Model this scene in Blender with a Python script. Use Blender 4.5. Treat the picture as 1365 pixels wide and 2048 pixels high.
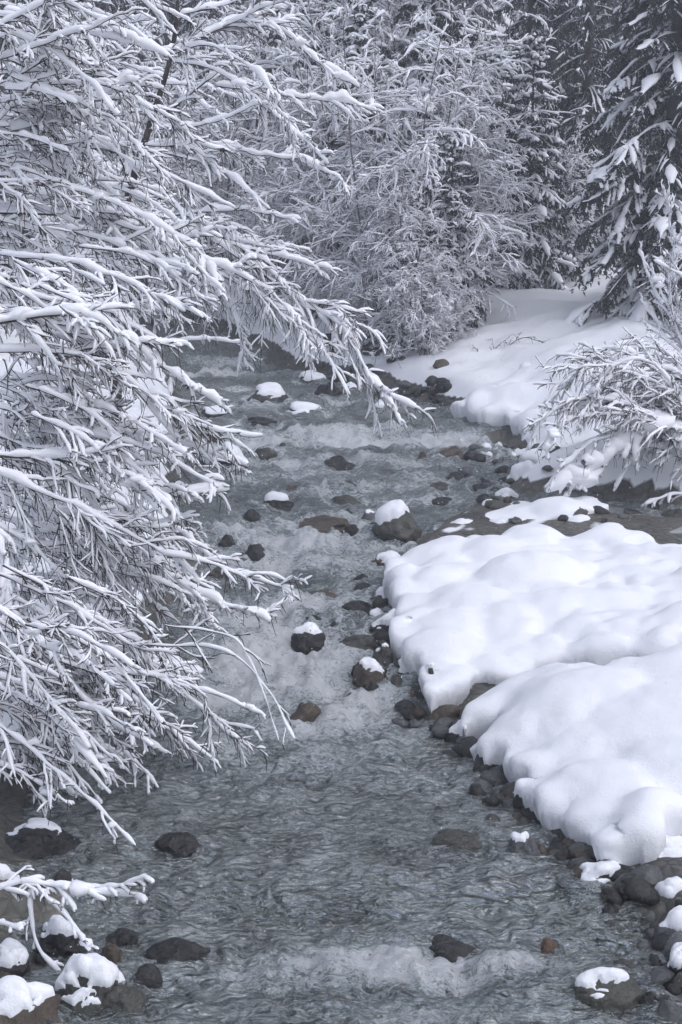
import bpy, bmesh, math
import numpy as np

# ------------------------------------------------------------------ camera, sky, sun, exposure
sc = bpy.context.scene
for o in list(bpy.data.objects):
    bpy.data.objects.remove(o)
COL = sc.collection
CAM_H, PITCH, FPX = 6.0, math.radians(12.0), 3413.0      # photograph pixels (1365 x 2048)
cd = bpy.data.cameras.new('camera')
cd.sensor_fit = 'VERTICAL'; cd.sensor_height = 36.0; cd.lens = FPX * 36.0 / 2048.0
cd.clip_start = 0.1; cd.clip_end = 2000
cam = bpy.data.objects.new('camera', cd); COL.objects.link(cam)
cam.location = (0, 0, CAM_H); cam.rotation_euler = (math.radians(90) - PITCH, 0, 0)
sc.camera = cam

SUN_EL, SUN_AZ = math.radians(54), math.radians(125)      # soft overcast light, high, from behind on the right
world = bpy.data.worlds.new('World'); sc.world = world; world.use_nodes = True
nt = world.node_tree; nt.nodes.clear()
wo = nt.nodes.new('ShaderNodeOutputWorld'); bg = nt.nodes.new('ShaderNodeBackground')
sky = nt.nodes.new('ShaderNodeTexSky'); sky.sky_type = 'NISHITA'; sky.sun_disc = False
sky.sun_elevation = SUN_EL; sky.sun_rotation = SUN_AZ
sky.air_density = 1.0; sky.dust_density = 4.0; sky.ozone_density = 1.0
hs = nt.nodes.new('ShaderNodeHueSaturation'); hs.inputs['Saturation'].default_value = 0.5
nt.links.new(sky.outputs[0], hs.inputs['Color']); wb = nt.nodes.new('ShaderNodeMixRGB'); wb.blend_type = 'MULTIPLY'; wb.inputs[0].default_value = 1.0; wb.inputs[2].default_value = (0.89, 0.937, 1.055, 1)   # cool white balance of a snowy day
nt.links.new(hs.outputs[0], wb.inputs[1]); nt.links.new(wb.outputs[0], bg.inputs['Color'])
bg.inputs['Strength'].default_value = 0.13
nt.links.new(bg.outputs[0], wo.inputs['Surface'])
sl = bpy.data.lights.new('sun', 'SUN'); sl.energy = 0.8; sl.angle = math.radians(120); sl.color = (1.0, 0.97, 0.98)
so = bpy.data.objects.new('sun', sl); COL.objects.link(so)
so.rotation_euler = (math.radians(90) - SUN_EL, 0, math.radians(180) - SUN_AZ)
sc.view_settings.view_transform = 'Standard'; sc.view_settings.look = 'None'
sc.view_settings.gamma = 1.0; sc.view_settings.use_curve_mapping = False
sc.view_settings.exposure = 0.28
sc.render.engine = 'CYCLES'
sc.cycles.max_bounces = 6; sc.cycles.diffuse_bounces = 4; sc.cycles.glossy_bounces = 2
sc.cycles.transmission_bounces = 2; sc.cycles.transparent_max_bounces = 6; sc.cycles.volume_bounces = 1
sc.cycles.use_denoising = True; sc.cycles.debug_use_spatial_splits = True
sc.cycles.use_adaptive_sampling = True; sc.cycles.adaptive_threshold = 0.05; sc.cycles.adaptive_min_samples = 16

# ------------------------------------------------------------------ numbers
def wat(y):
    """height of the water along the stream"""
    return np.interp(y, [0, 12.62, 12.88, 16.6, 19.0, 24.0, 30.52, 30.7, 38.6, 38.8, 46, 70, 130],
                        [0, 0.0, 0.15, 0.22, 0.48, 0.75, 0.86, 1.05, 1.2, 1.33, 1.55, 3.2, 8.0])
CP, SP = math.cos(PITCH), math.sin(PITCH)
def ray(px, py):
    a = (px - 682.5) / FPX; b = (1024 - py) / FPX
    return np.array([a, CP + b * SP, -SP + b * CP])
def at(px, py, Y):
    d = ray(px, py); t = Y / d[1]
    return np.array([d[0] * t, Y, CAM_H + d[2] * t])
def on(px, py, dz=0.0):
    d = ray(px, py); Y = 20.0
    for _ in range(40):
        t = (wat(Y) + dz - CAM_H) / d[2]; Y = 0.5 * Y + 0.5 * t * d[1]
    t = Y / d[1]
    return np.array([d[0] * t, Y, CAM_H + d[2] * t])
def smooth(a, b, x):
    t = np.clip((x - a) / (b - a), 0, 1); return t * t * (3 - 2 * t)
def _hash(ix, iy, iz, s):
    h = (ix.astype(np.int64) * 374761393 + iy.astype(np.int64) * 668265263 + iz.astype(np.int64) * 2147483647 + s * 974634777) & 0xffffffff
    h = ((h ^ (h >> 13)) * 1274126177) & 0xffffffff
    h = ((h ^ (h >> 16)) * 2246822519) & 0xffffffff
    return ((h ^ (h >> 15)) & 0xffffff) / float(0x7fffff) - 1.0
def vn(p, s=0):
    """value noise in -1..1 at points p (...,3)"""
    p = np.asarray(p, float); i = np.floor(p); f = p - i; u = f * f * f * (f * (f * 6 - 15) + 10)
    i = i.astype(np.int64); r = 0
    for dx in (0, 1):
        for dy in (0, 1):
            for dz in (0, 1):
                w = (u[..., 0] if dx else 1 - u[..., 0]) * (u[..., 1] if dy else 1 - u[..., 1]) * (u[..., 2] if dz else 1 - u[..., 2])
                r = r + w * _hash(i[..., 0] + dx, i[..., 1] + dy, i[..., 2] + dz, s)
    return r
def fbm(p, o=3, s=0):
    r = 0; a = 1.0; p = np.asarray(p, float)
    for k in range(o):
        r = r + a * vn(p * 2.03 ** k + 17.3 * k, s + k); a *= 0.5
    return r
def nrm(v):
    return v / np.maximum(np.linalg.norm(v, axis=-1, keepdims=True), 1e-9)

def mesh_of(name, V, faces, smooth_=True, attrs=None):
    me = bpy.data.meshes.new(name)
    V = np.asarray(V, np.float32).reshape(-1, 3)
    faces = [np.asarray(f, np.int32) for f in faces if len(f)]
    lv = np.concatenate([f.ravel() for f in faces]); cnt = np.concatenate([np.full(len(f), f.shape[1], np.int32) for f in faces])
    me.vertices.add(len(V)); me.vertices.foreach_set('co', V.ravel())
    me.loops.add(len(lv)); me.loops.foreach_set('vertex_index', lv)
    me.polygons.add(len(cnt)); st = np.zeros(len(cnt), np.int32); st[1:] = np.cumsum(cnt)[:-1]
    me.polygons.foreach_set('loop_start', st)
    me.update(calc_edges=True)
    me.polygons.foreach_set('use_smooth', np.full(len(cnt), smooth_, bool))
    for k, a in (attrs or {}).items():
        at_ = me.attributes.new(k, 'FLOAT', 'POINT'); at_.data.foreach_set('value', np.asarray(a, np.float32))
    me.validate()
    return me
def link(name, me, mat, parent=None, loc=None):
    o = bpy.data.objects.new(name, me); COL.objects.link(o)
    if me is not None and mat is not None and not me.materials: me.materials.append(mat)
    if parent is not None: o.parent = parent
    if loc is not None: o.location = loc
    return o
def tag(o, label, cat=None, group=None, kind=None):
    o['label'] = label
    if cat: o['category'] = cat
    if group: o['group'] = group
    if kind: o['kind'] = kind
    return o
def empty(name, loc, label, cat, group=None):
    o = bpy.data.objects.new(name, None); COL.objects.link(o); o.location = tuple(loc)
    return tag(o, label, cat, group)

# ------------------------------------------------------------------ materials
class NT:
    def __init__(s, name):
        s.m = bpy.data.materials.new(name); s.m.use_nodes = True; s.t = s.m.node_tree; s.t.nodes.clear()
        s.out = s.n('OutputMaterial')
    def n(s, kind, **k):
        x = s.t.nodes.new('ShaderNode' + kind)
        for a, b in k.items(): setattr(x, a, b)
        return x
    def l(s, a, b): s.t.links.new(a, b)
    def pos(s, scale=(1, 1, 1), obj=False):
        mp = s.n('Mapping'); mp.inputs['Scale'].default_value = scale
        if obj: s.l(s.n('TexCoord').outputs['Object'], mp.inputs[0])
        else: s.l(s.n('NewGeometry').outputs['Position'], mp.inputs[0])
        return mp.outputs[0]
    def noise(s, vec, scale, detail=4, rough=0.55, dist=0.0):
        x = s.n('TexNoise'); s.l(vec, x.inputs['Vector']); x.inputs['Scale'].default_value = scale
        x.inputs['Detail'].default_value = detail; x.inputs['Roughness'].default_value = rough; x.inputs['Distortion'].default_value = dist
        return x.outputs['Fac']
    def ramp(s, fac, stops):
        x = s.n('ValToRGB'); s.l(fac, x.inputs[0]); e = x.color_ramp.elements
        e[0].position, e[0].color = stops[0][0], (*stops[0][1], 1); e[1].position, e[1].color = stops[-1][0], (*stops[-1][1], 1)
        for p, c in stops[1:-1]:
            q = e.new(p); q.color = (*c, 1)
        return x.outputs[0]
    def math(s, op, a, b=None, clamp=False):
        x = s.n('Math', operation=op, use_clamp=clamp)
        for i, v in enumerate((a, b)):
            if v is None: continue
            if isinstance(v, (int, float)): x.inputs[i].default_value = v
            else: s.l(v, x.inputs[i])
        return x.outputs[0]
    def mix(s, fac, a, b):
        x = s.n('MixRGB')
        for i, v in enumerate((fac, a, b)):
            if isinstance(v, (int, float)): x.inputs[i].default_value = v
            elif isinstance(v, tuple): x.inputs[i].default_value = (*v, 1)
            else: s.l(v, x.inputs[i])
        return x.outputs[0]
    def bump(s, h, strength, dist, normal=None):
        x = s.n('Bump'); x.inputs['Strength'].default_value = strength; x.inputs['Distance'].default_value = dist
        s.l(h, x.inputs['Height'])
        if normal is not None: s.l(normal, x.inputs['Normal'])
        return x.outputs[0]
    def princ(s, col, rough, normal=None, spec=0.5):
        p = s.n('BsdfPrincipled')
        if isinstance(col, tuple): p.inputs['Base Color'].default_value = (*col, 1)
        else: s.l(col, p.inputs['Base Color'])
        if isinstance(rough, (int, float)): p.inputs['Roughness'].default_value = rough
        else: s.l(rough, p.inputs['Roughness'])
        p.inputs['Specular IOR Level'].default_value = spec
        if normal is not None: s.l(normal, p.inputs['Normal'])
        return p.outputs[0]
    def done(s, shader): s.l(shader, s.out.inputs['Surface']); return s.m

def snow_mat(name, grain=60, strength=0.35):
    t = NT(name); v = t.pos()
    h = t.math('ADD', t.noise(v, grain, 3), t.math('MULTIPLY', t.noise(v, 9, 3), 1.6))
    c = t.ramp(t.noise(v, 3, 3), [(0.3, (0.83, 0.845, 0.885)), (0.7, (0.87, 0.88, 0.905))])
    return t.done(t.princ(c, 0.75, t.bump(h, strength, 0.02), 0.25))
M_SNOW = snow_mat('snow'); t = NT('branch_snow'); M_TSNOW = t.done(t.princ((0.89, 0.895, 0.925), 0.8, None, 0.2))
def bark_mat(name, a, b):
    t = NT(name); v = t.pos()
    n = t.noise(v, 9, 1)
    return t.done(t.princ(t.ramp(n, [(0.3, a), (0.7, b)]), 0.85, None, 0.3))
M_BARK = bark_mat('bark_dark', (0.022, 0.018, 0.017), (0.075, 0.062, 0.056))
M_BARKG = bark_mat('bark_grey', (0.09, 0.077, 0.08), (0.19, 0.165, 0.17))
t = NT('spruce_needles'); v = t.pos()
M_NEEDLE = t.done(t.princ(t.ramp(t.noise(v, 2.2, 1), [(0.3, (0.012, 0.018, 0.016)), (0.7, (0.030, 0.040, 0.033))]), 0.7, None, 0.3))
def rock_mat(name, a, b, c):
    t = NT(name); v = t.pos()
    big = t.noise(v, 2.6, 5, 0.6, 0.4); fine = t.noise(v, 22, 6, 0.7)
    vor = t.n('TexVoronoi', feature='DISTANCE_TO_EDGE'); t.l(v, vor.inputs['Vector']); vor.inputs['Scale'].default_value = 3.5
    a, b, c = (tuple(x * (.62 if 'dark' in name else .85) for x in q) for q in (a, b, c))
    col = t.ramp(big, [(0.28, a), (0.52, b), (0.75, c)])
    col = t.mix(t.ramp(fine, [(0.4, (0, 0, 0)), (0.75, (0.35, 0.35, 0.35))]), col, tuple(x * 2.0 for x in b))
    h = t.math('ADD', t.math('MULTIPLY', fine, 0.6), t.math('MULTIPLY', t.noise(v, 7, 5, 0.6), 1.6))
    r = t.ramp(t.noise(v, 5, 3), [(0.3, (0.2,) * 3), (0.7, (0.55,) * 3)])
    return t.done(t.princ(col, r, t.bump(h, 0.9, 0.03), 0.45))
M_ROCK = [rock_mat('rock_olive', (0.025, 0.026, 0.022), (0.06, 0.06, 0.05), (0.10, 0.098, 0.08)),
          rock_mat('rock_dark', (0.009, 0.009, 0.010), (0.022, 0.022, 0.022), (0.045, 0.044, 0.042)),
          rock_mat('rock_brown', (0.035, 0.028, 0.020), (0.075, 0.058, 0.042), (0.115, 0.09, 0.065)),
          rock_mat('rock_grey', (0.05, 0.052, 0.055), (0.09, 0.092, 0.095), (0.15, 0.15, 0.15)),
          rock_mat('rock_rust', (0.04, 0.022, 0.012), (0.085, 0.047, 0.024), (0.10, 0.075, 0.05))]
# ground: gravel where the sheet is near the water, snow above it
t = NT('ground_snow_and_gravel'); v = t.pos()
at1 = t.n('Attribute', attribute_name='snowy')
vor = t.n('TexVoronoi'); t.l(v, vor.inputs['Vector']); vor.inputs['Scale'].default_value = 7
vor2 = t.n('TexVoronoi', feature='DISTANCE_TO_EDGE'); t.l(v, vor2.inputs['Vector']); vor2.inputs['Scale'].default_value = 7
gcol = t.mix(t.noise(v, 1.1, 4), t.ramp(t.noise(v, 30, 3), [(0.3, (0.09, 0.09, 0.075)), (0.7, (0.26, 0.25, 0.20))]),
             t.ramp(t.noise(vor.outputs['Position'], 40, 0), [(.3, (.07, .07, .065)), (.7, (.22, .21, .18))]))
gcol = t.mix(0.6, gcol, t.ramp(t.noise(v, 1.6, 3, .6, .5), [(.35, (.045, .048, .045)), (.65, (.21, .205, .165))]))
gcol = t.mix(t.ramp(vor2.outputs['Distance'], [(0.0, (0.35,) * 3), (0.2, (0, 0, 0))]), gcol, (0.02, 0.02, 0.018))
bedc = t.mix(t.noise(v, 1.3, 4, .65, .6), (0.10, 0.115, 0.105), (0.42, 0.405, 0.33)); bedc = t.mix(0.35, bedc, gcol)
gcol = t.mix(t.n('Attribute', attribute_name='bed').outputs['Fac'], t.mix(.45, gcol, (.03, .03, .028)), bedc)
gb = t.princ(gcol, 0.5, t.bump(vor2.outputs['Distance'], 1.0, 0.06), 0.4)
sh = t.math('ADD', t.noise(v, 60, 3), t.math('MULTIPLY', t.noise(v, 3, 4), 3))
sb = t.princ((0.85, 0.862, 0.89), 0.75, t.bump(sh, 0.4, 0.03), 0.25)
ms = t.n('MixShader'); t.l(t.ramp(at1.outputs['Fac'], [(0.42, (0, 0, 0)), (0.58, (1, 1, 1))]), ms.inputs[0]); t.l(gb, ms.inputs[1]); t.l(sb, ms.inputs[2])
M_GROUND = t.done(ms.outputs[0])
# water: fresnel reflection over a clear tinted body, churned white where the attribute says foam
t = NT('stream_water'); v = t.pos((0.5, 1.35, 1.0))
foam = t.n('Attribute', attribute_name='foam').outputs['Fac']; turb = t.n('Attribute', attribute_name='turbulence').outputs['Fac']
h1 = t.noise(v, 5.0, 2, 0.55, 0.8); h2 = t.noise(v, 15.0, 2, 0.55, 0.5)
rd = t.math('ABSOLUTE', t.math('SUBTRACT', h2, 0.5))
calm = t.ramp(t.noise(t.pos((0.9, 0.45, 1)), 1.3, 2, .5, .8), [(.38, (.25, .25, .25)), (.62, (1.1, 1.1, 1.1))])
hh = t.math('SUBTRACT', t.math('MULTIPLY', h1, 1.3), t.math('MULTIPLY', t.math('MULTIPLY', rd, calm), 1.0))
nb = t.bump(hh, 1.0, 0.24)
fr = t.n('Fresnel'); fr.inputs['IOR'].default_value = 1.95; t.l(nb, fr.inputs['Normal'])
gl = t.n('BsdfGlossy'); gl.inputs['Roughness'].default_value = 0.045; gl.inputs['Color'].default_value = (0.95, 0.97, 1, 1); t.l(nb, gl.inputs['Normal'])
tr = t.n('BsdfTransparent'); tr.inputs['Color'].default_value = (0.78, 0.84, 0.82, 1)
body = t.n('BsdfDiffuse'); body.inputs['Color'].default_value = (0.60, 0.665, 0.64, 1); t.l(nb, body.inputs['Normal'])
wb_ = t.n('MixShader'); vs = t.pos((0.42, 1.5, 1.0)); stk = t.math('ADD', t.math('MULTIPLY', t.noise(vs, 30.0, 3, 0.7, 0.5), 0.62), t.math('MULTIPLY', t.noise(t.pos((0.9, 0.8, 1)), 1.6, 3, 0.6, 0.8), 0.38))   # fine pale streaks painted into the water colour for ripple reflections
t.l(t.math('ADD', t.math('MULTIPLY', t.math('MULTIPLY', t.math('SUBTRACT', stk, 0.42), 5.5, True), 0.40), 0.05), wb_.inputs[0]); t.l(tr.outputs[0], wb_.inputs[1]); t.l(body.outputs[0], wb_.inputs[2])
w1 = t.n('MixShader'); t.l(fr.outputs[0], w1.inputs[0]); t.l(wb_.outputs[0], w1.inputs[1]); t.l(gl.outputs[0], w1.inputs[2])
vf = t.pos((0.75, 1.1, 1.0))
fn = t.math('ADD', t.math('MULTIPLY', t.noise(vf, 8, 6, 0.75, 1.8), 0.6), t.math('MULTIPLY', t.noise(vf, 34, 4, 0.8, 0.8), 0.4))
fnn = t.math('ADD', t.math('MULTIPLY', t.math('SUBTRACT', fn, 0.5), 3.4), 0.5)
fm = t.math('MULTIPLY', t.math('SUBTRACT', t.math('ADD', foam, fnn), 0.84), 2.9, True)
fm = t.math('MULTIPLY', fm, 0.9)
fcol = t.ramp(foam, [(0.2, (0.42, 0.52, 0.54)), (0.8, (0.90, 0.92, 0.94))])
fd = t.princ(fcol, 0.45, t.bump(fn, 1.0, 0.12), 0.4)
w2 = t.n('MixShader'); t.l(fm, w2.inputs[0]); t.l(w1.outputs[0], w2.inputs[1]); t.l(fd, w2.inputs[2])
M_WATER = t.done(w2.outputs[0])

# ------------------------------------------------------------------ ground
YS = [0, 12, 14.5, 16.6, 18.6, 21.8, 24, 27.5, 31, 33, 36.6, 38.8, 41.5, 46, 52, 60, 130]
XL = [-2.6, -2.3, -2.6, -2.6, -2.1, -2.0, -2.2, -2.5, -2.8, -3.0, -3.5, -4.2, -5.4, -7.6, -11, -18, -80]
XR = [2.9, 2.45, 1.95, 1.2, 0.62, 0.42, 1.3, 2.85, 2.8, 1.85, 0.3, -1.6, -2.5, -4.2, -7, -13, -75]
def ground_z(x, y):
    W = wat(y); xl = np.interp(y, YS, XL); xr = np.interp(y, YS, XR)
    R = x - xr; L = xl - x; out = np.maximum(R, L)
    P = np.stack([x, y, 0 * x], -1)
    n = fbm(P * 0.9, 3, 5)
    bed = W - 0.06 - 0.28 * smooth(-.2, 1.2, -out) + .28 * smooth(-.2, 1.2, 0.) + 0.05 * fbm(P * 2.6, 3, 9) * smooth(0, .3, -out)
    bar = W - 0.06 + 0.18 * smooth(0, 0.5, R)                       # low gravel bar, near right
    far = W - 0.06 + 0.41 * smooth(0, .8, R) + 0.23 * np.clip(R - .4, 0, 4.5) + 0.06 * np.clip(R - 5, 0, 60) + 0.13 * n * smooth(0, 1.5, R)
    k = smooth(24.2, 27.5, y + 0.12 * np.clip(x - 3, 0, 6))
    right = bar * (1 - k) + far * k
    dline = np.abs((y - (25.6 - 0.32 * (x - 2.4)))) ; ch = smooth(1.1, 0.35, dline) * smooth(2.0, 3.0, x) * smooth(11, 9, x)
    right = right * (1 - ch) + (W - 0.14 + 0.06 * n) * ch
    kl = smooth(14.5, 18, y)
    left = W - 0.06 + (.14 + 0.26 * kl) * smooth(0, .6, L) + (.03 + 0.07 * kl) * np.clip(L - .3, 0, 5) + 0.06 * np.clip(L - 5, 0, 60) + 0.08 * n * smooth(0, 1, L)
    z = np.where(out < 0, bed, np.where(R > L, right, left))
    z = z + 0.10 * np.clip(y - 46, 0, 60) * smooth(0, 6, out) + 0.25 * n * smooth(44, 60, y) * smooth(0, 3, out)
    return z
def axis(segs):
    r = [np.arange(a, b, s) for a, b, s in segs]; return np.concatenate(r)
gx = axis([(-80, -14, 2.5), (-14, -6, .5), (-6, 4, .1), (4, 8, .14), (8, 14, .5), (14, 81, 2.5)])
gy = axis([(-12, 8, 1.5), (8, 28, .16), (28, 44, .09), (44, 60, .5), (60, 126, 2.5)])
GX, GY = np.meshgrid(gx, gy)
GZ = ground_z(GX, GY)
def grid_faces(nr, nc):
    i = np.arange(nr * nc).reshape(nr, nc)
    return np.stack([i[:-1, :-1], i[:-1, 1:], i[1:, 1:], i[1:, :-1]], -1).reshape(-1, 4)
above = (GZ - wat(GY)) + 0.06 * fbm(np.stack([GX, GY, GZ], -1) * 2.2, 3, 3)
gro = link('ground', mesh_of('ground', np.stack([GX, GY, GZ], -1), [grid_faces(len(gy), len(gx))],
           attrs={'snowy': smooth(0.08, 0.26, above).ravel(), 'bed': smooth(-.04, -.14, GZ - wat(GY)).ravel()}), M_GROUND)
tag(gro, 'snowy banks and dark gravel bed of the mountain stream', None, None, 'structure')
def gz1(x, y): return float(ground_z(np.array([x]), np.array([y]))[0])

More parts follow.
